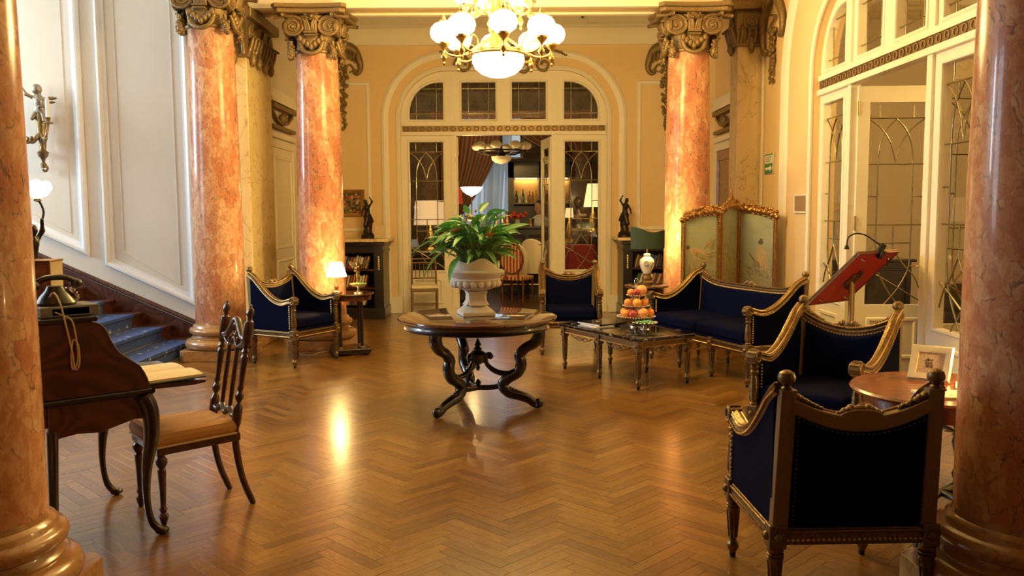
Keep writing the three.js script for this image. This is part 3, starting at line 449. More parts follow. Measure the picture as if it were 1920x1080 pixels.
function bergere(name, label, cat, pos, turn, hw, dp, extra = [], pw = 2) {
  const t = thing(name, label, cat, pos, turn), zf = dp / 2, zb = -dp / 2, lh = .29, g = M.gilt, top = .945, dipv = .1;
  const ty = x => top - dipv * (1 - Math.pow(Math.abs(x / hw), pw));
  const backZ = y => zb - .045 * (y - .38) / .57;
  const leg = (x, z) => { const l = obj('leg', [lat(legProf(lh, .03), 16, x, .0, z), ...flutes(x, z, .1, lh * .8, .018, .028)], g, t); obj('foot_cap', cyl(.014, .017, .03, x, 0, z, 10), M.black, l); obj('leg_block', [bx(.07, .1, .07, x, lh + .05, z, .006), ...[0, 1, 2, 3].map(k => sph(.02, x + .034 * sin(k * PI / 2), lh + .05, z + .034 * cos(k * PI / 2), 1, 1, 1, 8, 6).scale(1, 1, 1))], M.giltDull, l); };
  for (const s of [-1, 1]) { leg(s * hw, zf); leg(s * hw, zb); }
  for (const x of extra) { leg(x, zf); leg(x, zb); }
  // seat rails
  const ry = lh + .05, rail = (x0, z0, x1, z1) => { const a = Math.atan2(x1 - x0, z1 - z0), l = hyp(x1 - x0, z1 - z0) - .06; return mg(bx(.045, .075, l, 0, ry, 0, .008), tub([[.024, ry + .022, -l / 2], [.024, ry + .022, l / 2]], .008, 2, 6), tub([[-.024, ry + .022, -l / 2], [-.024, ry + .022, l / 2]], .008, 2, 6)).rotateY(a).translate((x0 + x1) / 2, 0, (z0 + z1) / 2); };
  obj('seat_rail', [rail(-hw, zf, hw, zf)], g, t); obj('seat_rail', rail(-hw, zb, hw, zb), M.giltDull, t); for (const s of [-1, 1]) obj('seat_rail', rail(s * hw, zb, s * hw, zf), g, t);
  const bd = [...beads([[-hw + .04, ry - .018, zf + .026], [hw - .04, ry - .018, zf + .026]]), ...beads([[-hw + .04, ry - .012, zb - .027], [hw - .04, ry - .012, zb - .027]], .02, 1.2)];
  for (const s of [-1, 1]) bd.push(...beads([[s * (hw + .026), ry - .018, zf - .04], [s * (hw + .026), ry - .018, zb + .04]]));
  // arms
  const arm = [[zf + .0, .705], [zf - .06, .69], [zf - .14, .672], [zf - .22, .685], [zf - .3, .722], [zf - .38, .78], [zf - .46, .85], [zf - .53, .915], [zb - .03, .962]].filter((p, i, a) => p[0] > zb - .04);
  const armC = new THREE.CatmullRomCurve3(arm.map(p => V(0, p[1], p[0])), false, 'centripetal').getPoints(26).map(p => [p.z, p.y]);
  for (const s of [-1, 1]) {
    const post = obj('arm_post', [lat([[0, 0], [.03, 0], [.03, .012], [.022, .02], [.026, .035], [.03, .09], [.026, .16], [.02, .185], [.028, .2], [.028, .212], [.02, .22], [.028, .232], [.028, .244], [.02, .25], [.03, .265], [0, .265]], 14, s * hw, lh + .1, zf), ...flutes(s * hw, zf, lh + .14, lh + .27, .028, .022), bx(.05, .03, .05, s * hw, lh + .37, zf - .005, .006)], g, t);
    const scroll = mg(new THREE.CylinderGeometry(.043, .043, .058, 18).rotateZ(PI / 2), ...[-1, 1].map(q => new THREE.TorusGeometry(.033, .009, 6, 16).rotateY(PI / 2).translate(q * .028, 0, 0)), ...[...Array(10)].map((_, i) => bx(.05, .01, .01, 0, .044 * sin(i * .6), .044 * cos(i * .6), .003))).translate(s * hw, .695, zf + .008);
    obj('arm_scroll', scroll, M.giltDull, post);
    // moulded arm rail: path runs in (z,y), depth is x
    const pr = [[-.03, -.02], [-.03, .02], [-.012, .03], [0, .024], [.012, .03], [.022, .018], [.03, 0], [.022, -.018], [.012, -.03], [0, -.024], [-.012, -.03]];
    obj('arm_rail', mould(armC.map(p => [-p[0], p[1]]), pr).rotateY(PI / 2).translate(s * hw, 0, 0), g, t);
    for (const q of [-1, 1]) obj('arm_bead', tub(armC.map(p => [s * hw + q * .02, p[1] + .021, p[0]]), .0048, 30, 5), M.giltBright, t);
    for (const q of [-1, 1]) bd.push(...beads(armC.map(p => [s * hw + q * .033, p[1] - .02, p[0]])));
    bd.push(...beads([[s * (hw + .024), .41, zf - .035], [s * (hw + .024), .64, zf - .035]], .02, 1.2), ...beads([[s * (hw - .03), .48, zf - .035], [s * (hw - .03), .64, zf - .035]], .02, 1.2));
    // back post, finial, leaf carving
    obj('back_post', [ext(SH([[s * (hw - .042), .38], [s * (hw + .022), .38], [s * (hw + .012), .955], [s * (hw - .05), .955]]), .05, .006).applyMatrix4(new THREE.Matrix4().set(1, 0, 0, 0, 0, 1, 0, 0, 0, -.08, 1, zb + .005, 0, 0, 0, 1))], M.giltBack, t);
    obj('finial', [lat([[0, 0], [.022, 0], [.022, .008], [.014, .014], [.018, .022], [.032, .035], [.034, .05], [.028, .068], [.012, .078], [0, .08]], 14, s * (hw - .014), .955, zb - .045)], M.giltDull, t);
    const lf = []; for (let i = 0; i < 7; i++) { const x = hw - .055 - i * .016; lf.push(sph(.017 - .0012 * i, s * x, ty(x) + .012 - .001 * i, zb - .045 + .006 * (i % 2), 1, 1, 1.2, 7, 5)); }
    obj('corner_leaf', lf, M.giltDull, t);
  }
  // crest rail and upholstered back
  const n = 24, up = [], lo = []; for (let i = 0; i <= n; i++) { const x = -hw + .03 + (2 * hw - .06) * i / n; up.push([x, ty(x)]); lo.unshift([x, ty(x) - .062]); }
  obj('crest_rail', [ext([...up, ...lo], .05, .008, zb - .07)], M.giltBack, t);
  obj('crest_moulding', [tub(up.map(p => [p[0], p[1] - .004, zb - .022]), .012, 24, 6), tub(up.map(p => [p[0], p[1] - .03, zb - .018]), .008, 24, 6)], g, t);
  bd.push(...beads(up.map(p => [p[0], p[1] - .05, zb - .015]), .02, 1.3));
  const cr = [sph(.036, 0, ty(0) + .012, zb - .045, 1.2, .9, .6, 10, 7)]; for (let i = 1; i < 8; i++) for (const s of [-1, 1]) cr.push(sph(.021 - .0015 * i, s * (.022 + i * .012), ty(0) + .03 - .005 * i, zb - .045 + .008 * (i % 2), 1, 1.1, 1, 7, 5));
  obj('crest_carving', cr, M.giltDull, t);
  obj('crest_back_plate', ext([...Array(15)].map((_, i) => { const a = i / 14 * PI; return [.095 * cos(a), ty(0) - .012 + .042 * sin(a)]; }), .02, .005, zb - .066), M.giltBack, t);
  const bp = [[-hw + .05, .385], [hw - .05, .385]]; for (let i = n; i >= 0; i--) { const x = -hw + .05 + (2 * hw - .1) * i / n; bp.push([x, ty(x) - .055]); }
  const skew = new THREE.Matrix4().set(1, 0, 0, 0, 0, 1, 0, 0, 0, -.08, 1, .03, 0, 0, 0, 1);
  obj('back_upholstery', ext(bp, .085, .02, zb - .04).applyMatrix4(skew), M.velvet, t);
  const nails = [...beads([[-hw + .052, .4, zb - .043], [-hw + .055, .85, zb - .078]], .02, .55), ...beads([[hw - .052, .4, zb - .043], [hw - .055, .85, zb - .078]], .02, .55), ...beads(up.filter((_, i) => i > 0 && i < n).map(p => [p[0], p[1] - .068, zb - .078]), .02, .55)];
  stuff(obj('nail_heads', nails, M.giltDull, t)); stuff(obj('beading', bd, M.giltBright, t));
  // side upholstery
  for (const s of [-1, 1]) { const sp = [[zf - .03, .38], ...armC.slice(2, -1).map(p => [p[0], p[1] - .025]), [zb - .02, .38]]; obj('side_upholstery', ext(sp.map(p => [-p[0], p[1]]), .04, .01, -.02).rotateY(PI / 2).translate(s * hw, 0, 0), M.velvet, t); }
  // seat
  obj('seat_base', bb(-hw + .02, hw - .02, .37, .40, zb, zf + .005, .008), M.velvet, t);
  const nc = hw > .5 ? 2 : 1, w = (2 * hw - .06) / nc;
  for (let i = 0; i < nc; i++) {
    const c = new RoundedBoxGeometry(w - .004, .125, dp + .01, 4, .045), p = c.attributes.position;
    for (let k = 0; k < p.count; k++) { const u = 1 - Math.pow(Math.abs(p.getX(k) / (w / 2)), 2.5), v = 1 - Math.pow(Math.abs(p.getZ(k) / (dp / 2 + .01)), 3); if (p.getY(k) > 0) p.setY(k, p.getY(k) + .02 * u * Math.max(v, 0)); }
    c.computeVertexNormals(); obj('seat_cushion', c.translate(-hw + .03 + w * (i + .5), .455, .012), M.velvet, t);
  }
  return t;
}
const ARMD = .58;
bergere('gilt_armchair', 'gilt armchair with navy velvet, standing beside the lamp table at the left columns', 'armchair', [-2.30, 0, -9.16], Math.atan2(.87, .50), .32, ARMD);
bergere('gilt_armchair', 'gilt armchair with navy velvet, facing the viewer behind the centre table', 'armchair', [.71, 0, -9.72], -.03, .32, ARMD);
bergere('gilt_armchair', 'gilt armchair with navy velvet, between the red lectern and the nearest chair', 'armchair', [1.965, 0, -5.22], Math.atan2(-.70, .71), .32, ARMD);
bergere('gilt_armchair', 'gilt armchair seen from behind, nearest to the viewer', 'armchair', [1.345, 0, -3.55], PI + .02, .303, ARMD).scale.y = .96;
bergere('gilt_sofa', 'gilt sofa with navy velvet in front of the folding screen', 'sofa', [2.14, 0, -8.50], Math.atan2(-.93, .366), .83, .60, [-.28, .28], 5);

// ------------------------------------------------------------------ centre table
{
  const t = thing('pedestal_table', 'round mahogany table on three carved scroll legs, in the middle of the floor', 'table', [-.25, 0, -6.93], 0);
  const R = .65;
  obj('table_top', [lat([[0, .72], [R - .09, .72], [R - .05, .724], [R - .01, .732], [R, .742], [R - .002, .752], [R - .02, .757], [0, .757]], 64)], M.mahogTop, t);
  obj('apron', [lat([[0, .655], [R - .08, .655], [R - .055, .66], [R - .05, .668], [R - .06, .676], [R - .068, .70], [R - .06, .72], [0, .72]], 64)], M.mahogDark, t);
  const hub = obj('hub', [lat([[0, .30], [.012, .305], [.02, .33], [.012, .345], [.035, .36], [.07, .375], [.075, .40], [.075, .44], [.06, .455], [.03, .47], [.035, .485], [.02, .50], [.03, .52], [.016, .545], [.008, .565], [0, .575]], 12), bx(.17, .075, .1, 0, .41, 0, .012)], M.mahogDark, t);
  for (const deg of [-128, -8, 112]) {
    const a = deg * PI / 180, G = g => g.rotateY(a);            // legs run along local +x; world Z grows away
    const S = (pts, r0, r1, n = 30) => tub(pts.map(p => [p[0], p[1], 0]), t => mix(r0, r1, t), n, 8).scale(1, 1, 1);
    const rf = tt => .035 + .013 * sin(tt * PI) + .014 * sst(.22, .05, tt);
    const main = tub([[.5, .66, 0], [.505, .6, 0], [.47, .54, 0], [.39, .49, 0], [.345, .43, 0], [.36, .37, 0], [.335, .30, 0], [.25, .245, 0], [.205, .19, 0], [.25, .13, 0], [.35, .10, 0], [.42, .075, 0], [.47, .04, 0], [.49, .035, 0]], rf, 60, 10);
    const leg = obj('leg', G(mg(main, sph(.042, .5, .042, 0, 1, 1, .8, 12, 8), sph(.045, .5, .63, 0, .9, 1.3, .8))), M.mahogDark, t);
    obj('scroll_brace', G(mg(tub([[.34, .33, 0], [.27, .285, 0], [.17, .29, 0], [.1, .33, 0], [.065, .385, 0], [.075, .43, 0], [.105, .44, 0], [.115, .415, 0]], tt => .026 - .008 * tt, 30, 8), sph(.024, .105, .42, 0))), M.mahogDark, leg);
    obj('leg_carving', G(mg(...[...Array(6)].map((_, i) => sph(.026 - .002 * i, .22 + i * .024, .17 - i * .008, 0, 1, 1, 1.3, 8, 6)))), M.mahogDark, leg);
    obj('stretcher', G(tub([[.21, .185, 0], [.12, .165, 0], [0, .16, 0]], .022, 10, 8)), M.mahogDark, t);
  }
  obj('stretcher_finial', lat([[0, .14], [.03, .145], [.035, .17], [.02, .19], [.028, .205], [.012, .225], [0, .235]], 12), M.mahogDark, t);
}
// planter
{
  const t = thing('stone_urn', 'carved stone urn on the round centre table', 'urn', [-.262, .757, -6.98], .25);
  obj('foot', [bx(.27, .035, .27, 0, .0175, 0, .008), (() => { const c = new THREE.CylinderGeometry(.105, .18, .05, 4, 1).rotateY(PI / 4); return c.toNonIndexed().translate(0, .06, 0); })(), ext(SH([[-.1, .085], [.1, .085], [.075, .12], [.065, .16], [.085, .2], [-.085, .2], [-.065, .16], [-.075, .12]]), .15, .01, -.075), ext(SH([[-.1, .085], [.1, .085], [.075, .12], [.065, .16], [.085, .2], [-.085, .2], [-.065, .16], [-.075, .12]]), .15, .01, -.075).rotateY(PI / 2)], M.stone, t);
  obj('bowl', [lat([[0, .2], [.07, .2], [.12, .212], [.17, .232], [.19, .258], [.196, .285], [.205, .29], [.205, .3], [.197, .305], [.212, .325], [.236, .345], [.24, .36], [.225, .37], [.195, .378], [.185, .35], [0, .34]], 40)], M.stone, t);
  obj('gadrooning', [...Array(20)].map((_, i) => sph(.030, .182 * cos(i * PI / 10), .262, .182 * sin(i * PI / 10), 1, 1.1, 1, 8, 6)), M.stone, t);
  // frilled rim
  const n = 60, pos = [], idx = []; for (let i = 0; i <= n; i++) { const a = i / n * 2 * PI, w = .018 * sin(a * 5 + .6) + .03 * Math.max(0, sin(a - .2)) ** 3; for (const [r, y] of [[.19, .36], [.2, .40 + w * .5], [.195, .43 + w], [.183, .43 + w], [.175, .38], [.175, .34]]) pos.push(r * cos(a), y, r * sin(a)); }
  for (let i = 0; i < n; i++) for (let j = 0; j < 5; j++) { const a = i * 6 + j, b = a + 6; idx.push(a, b, a + 1, a + 1, b, b + 1); }
  const g = new THREE.BufferGeometry(); g.setAttribute('position', new THREE.Float32BufferAttribute(pos, 3)); g.setIndex(idx); g.computeVertexNormals(); obj('rim', g, M.stone, t);
  obj('soil', cyl(.175, .175, .02, 0, .36, 0, 24), mat([.05, .035, .025], .95), t);
}
{ // plant
  const t = thing('anthurium_plant', 'leafy green plant with salmon flowers growing in the stone urn', 'plant', [-.262, 1.117, -6.98], 0);
  const leafTex = ctex(128, 256, (c, w, h) => { c.fillStyle = '#ffffff'; c.fillRect(0, 0, w, h); c.strokeStyle = '#cfd8a8'; c.lineWidth = 3; c.beginPath(); c.moveTo(w / 2, 0); c.lineTo(w / 2, h); c.stroke(); c.lineWidth = 1; c.strokeStyle = '#d9e2bd'; for (let i = 0; i < 12; i++) { c.beginPath(); c.moveTo(w / 2, h - i * 20); c.lineTo(0, h - i * 20 - 40); c.moveTo(w / 2, h - i * 20); c.lineTo(w, h - i * 20 - 40); c.stroke(); } });
  const greens = [[.10, .34, .07], [.14, .42, .09], [.07, .26, .055], [.22, .52, .11], [.15, .44, .14]].map(c => phy(c, .45, { map: leafTex, transmission: .38, thickness: 0, clearcoat: .3, clearcoatRoughness: .3 }));
  const stemM = mat([.12, .22, .07], .5), pink = phy([.85, .32, .20], .35, { clearcoat: .4 });
  function blade(len, wid, droop, heart) {
    const nl = 8, nw = 4, p = [], u = [], idx = [];
    for (let i = 0; i <= nl; i++) for (let j = 0; j <= nw; j++) { const s = i / nl, q = j / nw * 2 - 1, w = wid * Math.pow(sin(PI * Math.pow(clamp(s * .97 + .03, 0, 1), heart ? .55 : .75)), .9); p.push(q * w / 2, -droop * s * s + .25 * w * (q * q) - .0, len * s); u.push(j / nw, s); }
    for (let i = 0; i < nl; i++) for (let j = 0; j < nw; j++) { const a = i * (nw + 1) + j; idx.push(a, a + nw + 1, a + 1, a + 1, a + nw + 1, a + nw + 2); }
    const g = new THREE.BufferGeometry(); g.setAttribute('position', new THREE.Float32BufferAttribute(p, 3)); g.setAttribute('uv', new THREE.Float32BufferAttribute(u, 2)); g.setIndex(idx); g.computeVertexNormals(); return g;
  }
  const variants = [blade(.19, .07, .03), blade(.22, .06, .06), blade(.17, .075, .02), blade(.2, .07, .07), blade(.25, .055, .12)];
  const add = (az, reach, ht, v, m, sc, tip) => {
    const ca = cos(az), sa = sin(az), tipP = [ca * reach, ht, sa * reach], base = [rr(-.07, .07) + ca * .05, 0, rr(-.07, .07) + sa * .05];
    const lf = new THREE.Mesh(variants[v], m); lf.name = 'leaf'; lf.castShadow = lf.receiveShadow = true; lf.position.set(...tipP); lf.scale.setScalar(sc); lf.rotation.set(tip, PI / 2 - az, rr(-.5, .5), 'YXZ'); t.add(lf);
    obj('stem', tub([base, [mix(base[0], tipP[0], .35), ht * .6, mix(base[2], tipP[2], .35)], tipP], .0042, 8, 5), stemM, lf).matrixAutoUpdate = true;
    const st = lf.children[0]; lf.updateMatrix(); st.applyMatrix4(lf.matrix.clone().invert());
  };
  for (let i = 0; i < 170; i++) {
    const az = i * 2.39996 + rr(-.4, .4), k = rnd(), reach = mix(.04, .23, Math.sqrt(k)), ht = mix(.47, .30, Math.pow(reach / .23, 1.3)) + rr(-.2, .06);
    add(az, reach, Math.max(.1, ht), Math.floor(rnd() * 5), greens[Math.floor(rnd() * 5)], rr(.62, 1.0), mix(-.95, -.05, reach / .23) + rr(-.4, .45));
  }
  add(.25, .22, .30, 2, greens[3], 1.45, -.45); add(2.75, .3, .26, 4, greens[1], 1.1, .0); add(3.3, .26, .16, 4, greens[3], 1.2, .5); add(2.2, .2, .12, 3, greens[1], 1.2, .6);
  for (const [x, y, z, r] of [[-.16, .31, .12, .6], [-.02, .40, .02, -.4], [.1, .27, .15, .9]]) {
    const f = obj('flower', [(() => { const g = blade(.11, .10, .01, true).toNonIndexed(); return g; })()], pink, t); f.position.set(x, y, z); f.rotation.set(-.5, r, 0, 'YXZ');
    obj('spadix', tub([[0, .005, .015], [0, .03, .05], [0, .045, .07]], tt => .008 * (1 - .6 * tt), 6, 6), mat([.8, .62, .3], .6), f);
    obj('stem', tub([[x * .4, 0, z * .4], [x * .8, y * .6, z * .8], [x, y, z]], .004, 8, 5), stemM, t);
  }
}
// ------------------------------------------------------------------ coffee table and what lies on it
const CT = [1.12, -8.21], CTA = Math.atan2(.87, -.49);          // local x along the long side
const ctp = (a, b) => [CT[0] + a * -.49 + b * .87 , CT[1] - a * .87 - b * .49 ];   // a along, b towards the sofa side
{
  const t = thing('coffee_table', 'low gilt table with a black marble top and six fluted legs', 'coffee table', [CT[0], 0, CT[1]], CTA), lx = .6, lz = .285, h = .47;
  obj('table_top', bb(-lx - .05, lx + .05, h - .028, h, -lz - .05, lz + .05, .006), M.blackMarble, t);
  for (const x of [-lx, 0, lx]) for (const z of [-lz, lz]) { const l = obj('leg', [lat(legProf(.345, .028), 14, x, 0, z), ...flutes(x, z, .1, .27, .018, .026)], M.gilt, t); obj('foot_cap', cyl(.014, .017, .03, x, 0, z, 10), M.black, l); obj('leg_block', [bx(.066, .1, .066, x, .392, z, .006), ...[0, 1, 2, 3].map(k => sph(.018, x + .032 * sin(k * PI / 2), .392, z + .032 * cos(k * PI / 2), 1, 1, 1, 8, 6))], M.giltDull, l); }
  const bd = [];
  const ap = (x0, x1, z, ax) => { const L = x1 - x0, g = [bb(x0, x1, .375, .438, z - .014, z + .014, .004)]; const sc = tub([...Array(13)].map((_, i) => [x0 + L * (.15 + .7 * i / 12), .372 - .022 * Math.abs(sin(i * PI / 4)) - .012 * sin(i * PI / 12), z]), .0075, 36, 6); g.push(sc, sph(.02, (x0 + x1) / 2, .348, z, 1.4, .9, .5, 8, 6), tub([[x0 + L * .3, .345, z], [x0 + L * .4, .325, z], [x0 + L * .5, .335, z], [x0 + L * .6, .325, z], [x0 + L * .7, .345, z]], .006, 16, 6)); const m = mg(...g); const s = z > 0 ? 1 : -1; const b = mg(...beads([[x0, .381, z + s * .016], [x1, .381, z + s * .016]], .014), ...beads([[x0, .43, z + s * .016], [x1, .43, z + s * .016]], .014)); if (ax) { m.rotateY(PI / 2); b.rotateY(PI / 2); } return [m, b]; };
  for (const z of [-lz, lz]) for (const [a, b] of [[-lx + .033, -.033], [.033, lx - .033]]) { const [m, q] = ap(a, b, z); obj('apron', m, M.gilt, t); bd.push(q); }
  for (const z of [-lx, lx]) { const [m, q] = ap(-lz + .033, lz - .033, z, 1); obj('apron', m, M.gilt, t); bd.push(q); }
  stuff(obj('beading', bd, M.giltBright, t));
}
{ // books on the coffee table
  const cov = [['dark glossy photo book lying on the left end of the coffee table', [.34, .018, .27], [.02, .02, .022], .0, .1, 'large'], ['thin pale magazine under the dark photo book on the coffee table', [.30, .008, .23], [.72, .70, .64], -.06, -.12]];
  let y = .47; for (const [lab, s, c, dx, r] of [cov[1], cov[0]]) { const p = ctp(.33 + dx, -.06 + dx); const t = thing('book', lab, 'book', [p[0], y, p[1]], CTA + r, 'books on the coffee table'); obj('pages', bx(s[0] - .01, s[1] - .004, s[2] - .008, .003, s[1] / 2, 0), mat([.78, .75, .68], .8), t); obj('cover', [bx(s[0], .002, s[2], 0, .001, 0), bx(s[0], .002, s[2], 0, s[1] - .001, 0), bx(.002, s[1], s[2], -s[0] / 2, s[1] / 2, 0)], phy(c, .2, { clearcoat: .6 }), t); if (c[0] < .1) obj('cover_print', bx(.05, .0006, .03, .05, s[1] + .0003, .03), mat([.5, .48, .42], .5), t); y += s[1]; }
  const p = ctp(.40, .13), t = thing('book', 'second dark photo book beside the first on the coffee table', 'book', [p[0], .47, p[1]], CTA + .35, 'books on the coffee table'); obj('pages', bx(.27, .01, .2, 0, .006, 0), mat([.75, .72, .66], .8), t); obj('cover', [bx(.28, .002, .21, 0, .001, 0), bx(.28, .002, .21, 0, .013, 0), bx(.002, .014, .21, -.14, .007, 0)], phy([.03, .03, .035], .2, { clearcoat: .6 }), t);
}
{ // three-tier fruit stand with fruit
  const p = ctp(.02, .17), X = p[0], Z = p[1], Y = .47;
  const t = thing('fruit_stand', 'three-tier silver fruit stand on the coffee table', 'fruit stand', [X, Y, Z], 0);
  obj('stem', lat([[0, 0], [.07, 0], [.068, .012], [.02, .03], [.012, .06], [.018, .075], [.009, .09], [.007, .36], [.011, .38], [.006, .4], [0, .42]], 16), M.silver, t);
  for (const [y, r] of [[.08, .185], [.185, .13], [.29, .095]]) { const pl = obj('plate', lat([[0, y], [r * .6, y + .003], [r, y + .02], [r + .004, y + .025], [r * .6, y + .008], [0, y + .006]], 36), M.silver, t); obj('rim', [...Array(Math.round(r * 240))].map((_, i, a) => sph(.0075, r * cos(i / a.length * 2 * PI), y + .023, r * sin(i / a.length * 2 * PI), 1, 1, 1, 6, 4)), M.silver, pl); }
  obj('handle', tub([[0, .40, 0], [-.02, .44, 0], [0, .475, 0], [.02, .44, 0], [0, .40, 0]], .004, 20, 6), M.silver, t);
  const bumpOr = tex(128, 128, (u, v) => { const g = .5 + .5 * tn(u, v, 40, 2, 3); return [g, g, g]; }, false, [3, 3]);
  const orange = phy([.90, .33, .055], .4, { bumpMap: bumpOr, bumpScale: .0012 }), red = phy([.42, .045, .035], .22, { clearcoat: .5 }), peach = phy([.88, .40, .14], .45, { bumpMap: bumpOr, bumpScale: .001 });
  const F = [ // angle (0 = right, 90 = towards viewer), radius, tier, size, kind, label
    [205, .115, 0, .046, orange, 'orange at the far left of the bottom tier'], [160, .06, 0, .044, peach, 'small pale orange behind the left fruit of the bottom tier'], [150, .13, 0, .043, orange, 'orange tucked in at the left of the bottom tier'], [112, .125, 0, .043, red, 'dark red apple at the front left of the bottom tier'], [66, .12, 0, .052, peach, 'large orange at the front of the bottom tier'], [12, .13, 0, .046, orange, 'orange at the right end of the bottom tier'], [300, .12, 0, .045, orange, 'orange at the back of the bottom tier'], [40, .09, 0, .03, red, 'little red apple half hidden at the right of the bottom tier'],
    [165, .085, 1, .041, orange, 'orange at the left of the middle tier'], [92, .078, 1, .044, phy([.92, .42, .06], .4, { bumpMap: bumpOr, bumpScale: .0012 }), 'bright yellow-orange fruit at the front of the middle tier'], [20, .08, 1, .042, orange, 'orange at the right of the middle tier'], [255, .08, 1, .04, peach, 'pale orange at the back of the middle tier'],
    [160, .06, 2, .036, orange, 'small orange at the left of the top tier'], [100, .058, 2, .038, red, 'red apple at the front of the top tier'], [10, .05, 2, .055, peach, 'largest orange, at the right of the top tier']];
  const ty = [.09, .195, .3];
  for (const [a, r, k, s, m, lab] of F) { const q = a * PI / 180; const f = thing(m === red ? 'apple' : 'orange', lab + ' of the fruit stand', m === red ? 'apple' : 'orange', [X + r * cos(q), Y + ty[k] + s + .004, Z + r * sin(q)], a, 'fruit on the stand'); obj('flesh', sph(s, 0, 0, 0, 1, m === red ? .95 : .94, 1, 24, 16), m, f, true); obj('stalk', m === red ? tub([[0, s * .8, 0], [.004, s * 1.15, 0]], .0018, 2, 5) : lat([[0, s * .93], [.006, s * .935], [.003, s * .96], [0, s * .965]], 6), mat([.12, .1, .04], .8), f); }
}
{ // green dish
  const p = ctp(-.18, .12), t = thing('sweet_dish', 'small footed silver dish with green glass pebbles on the coffee table', 'dish', [p[0], .47, p[1]], 0);
  obj('foot', lat([[0, 0], [.05, 0], [.045, .01], [.02, .02], [.03, .04], [0, .045]], 16), M.silver, t);
  obj('dish', lat([[0, .04], [.07, .045], [.11, .06], [.115, .066], [.1, .062], [.06, .055], [0, .052]], 24), M.silver, t); obj('rim', [...Array(18)].map((_, i) => sph(.011, .112 * cos(i * PI / 9), .066, .112 * sin(i * PI / 9), 1.2, .7, 1.2, 7, 5)), M.silver, t);
  const pb = []; for (let i = 0; i < 90; i++) { const a = rnd() * 6.28, r = .085 * Math.sqrt(rnd()); pb.push(sph(rr(.007, .011), r * cos(a), .064 + (.085 - r) * .15 + rr(0, .008), r * sin(a), 1, .75, 1, 7, 5)); }
  stuff(obj('green_pebbles', pb, phy([.12, .42, .13], .15, { clearcoat: .8 }), t));
}
// ------------------------------------------------------------------ left lamp table, lamp, winged figure
function tableLampWhite(pos) {
  const t = thing('table_lamp', 'small lit table lamp with a white cone shade, left of the bookcase', 'lamp', pos, 0);
  obj('base', lat([[0, 0], [.06, 0], [.062, .012], [.05, .022], [.025, .032], [.02, .05], [.03, .065], [.024, .09], [.012, .11], [.009, .17], [0, .17]], 20), M.walnut, t);
  obj('shade', lat([[.118, .185], [.07, .345], [.068, .345], [.116, .185]], 32), new THREE.MeshPhysicalMaterial({ color: C(.9, .85, .72), roughness: .9, side: THREE.DoubleSide, emissive: C(1, .86, .6), emissiveIntensity: 3 }), t);
  const b = obj('bulb', sph(.026, 0, .24, 0), M.globe, t); lamp(WARM, 1.5, [0, .24, 0], t, 1.3);
}
{
  const t = thing('side_table', 'small round mahogany table on dark columns, holding the white lamp', 'side table', [-1.80, 0, -9.64], .3), h = .70;
  obj('table_top', lat([[0, h - .025], [.26, h - .025], [.275, h - .02], [.28, h - .01], [.272, h], [0, h]], 40), M.mahogTop, t); obj('apron', lat([[0, h - .08], [.245, h - .08], [.25, h - .03], [0, h - .025]], 40), M.mahog, t);
  for (let i = 0; i < 4; i++) { const a = i * PI / 2 + PI / 4, x = .17 * cos(a), z = .17 * sin(a); const l = obj('column_leg', cyl(.02, .018, h - .17, x, .09, z, 12), M.ebony, t); obj('collar', [cyl(.024, .024, .02, x, .08, z, 12), cyl(.022, .022, .02, x, h - .1, z, 12)], M.brass, l); }
  obj('base', [bb(-.21, .21, .03, .08, -.21, .21, .01)], M.mahogDark, t); for (const [x, z] of [[-.17, -.17], [.17, -.17], [-.17, .17], [.17, .17]]) obj('foot', sph(.025, x, .02, z, 1, .8, 1), M.mahogDark, t);
}
tableLampWhite([-1.93, .70, -9.60]);
{
  const t = thing('winged_figure_dish', 'green glass dish with a gilt winged figure beside the white lamp', 'figurine', [-1.68, .70, -9.56], -.2);
  obj('foot', lat([[0, 0], [.05, 0], [.045, .012], [.012, .02], [.01, .06], [.02, .07], [0, .07]], 16), M.silver, t);
  obj('dish', lat([[0, .068], [.05, .075], [.09, .095], [.1, .108], [.097, .108], [.05, .086], [0, .08]], 24), phy([.5, .62, .2], .15, { clearcoat: 1 }), t);
  const pb = []; for (let i = 0; i < 50; i++) { const a = rnd() * 6.28, r = .075 * Math.sqrt(rnd()); pb.push(sph(rr(.008, .013), r * cos(a), .1 + (.08 - r) * .2, r * sin(a), 1, .8, 1, 7, 5)); } stuff(obj('green_pebbles', pb, phy([.25, .5, .1], .2, { clearcoat: .6 }), t));
  obj('body', figure([[0, .11, 0, .005, .19, .0, .016, .02], [.005, .19, 0, 0, .235, 0, .02, .014], [0, .235, 0, 0, .285, 0, .016, .022], [0, .285, 0, 0, .315, .004, .01, .009], [0, .335, .006, 0, .34, .006, .018, .017], [-.02, .29, 0, -.03, .25, .02, .008, .007], [-.03, .25, .02, .0, .235, .03, .007, .006], [.02, .29, 0, .035, .33, .01, .008, .006], [.035, .33, .01, .02, .355, .01, .006, .005]], .012, 48), M.gilt, t);
  for (const s of [-1, 1]) obj('wing', ext((() => { const q = new THREE.Shape(); q.moveTo(0, .27); q.bezierCurveTo(s * .03, .33, s * .09, .37, s * .115, .36); q.bezierCurveTo(s * .12, .33, s * .08, .30, s * .06, .285); q.bezierCurveTo(s * .04, .275, s * .02, .26, 0, .26); return q; })(), .006, .002, -.02), M.gilt, t);
}
tag(obj('lamp_cord', tub([[-1.95, .006, -9.86], [-2.05, .006, -9.75], [-2.14, .02, -9.62], [-2.2, .006, -9.5], [-2.32, .006, -9.55], [-2.42, .006, -9.68], [-2.5, .006, -9.9]], .004, 40, 5), mat([.6, .56, .5], .5)), 'thin pale cord lying on the floor behind the left armchair', 'cord');

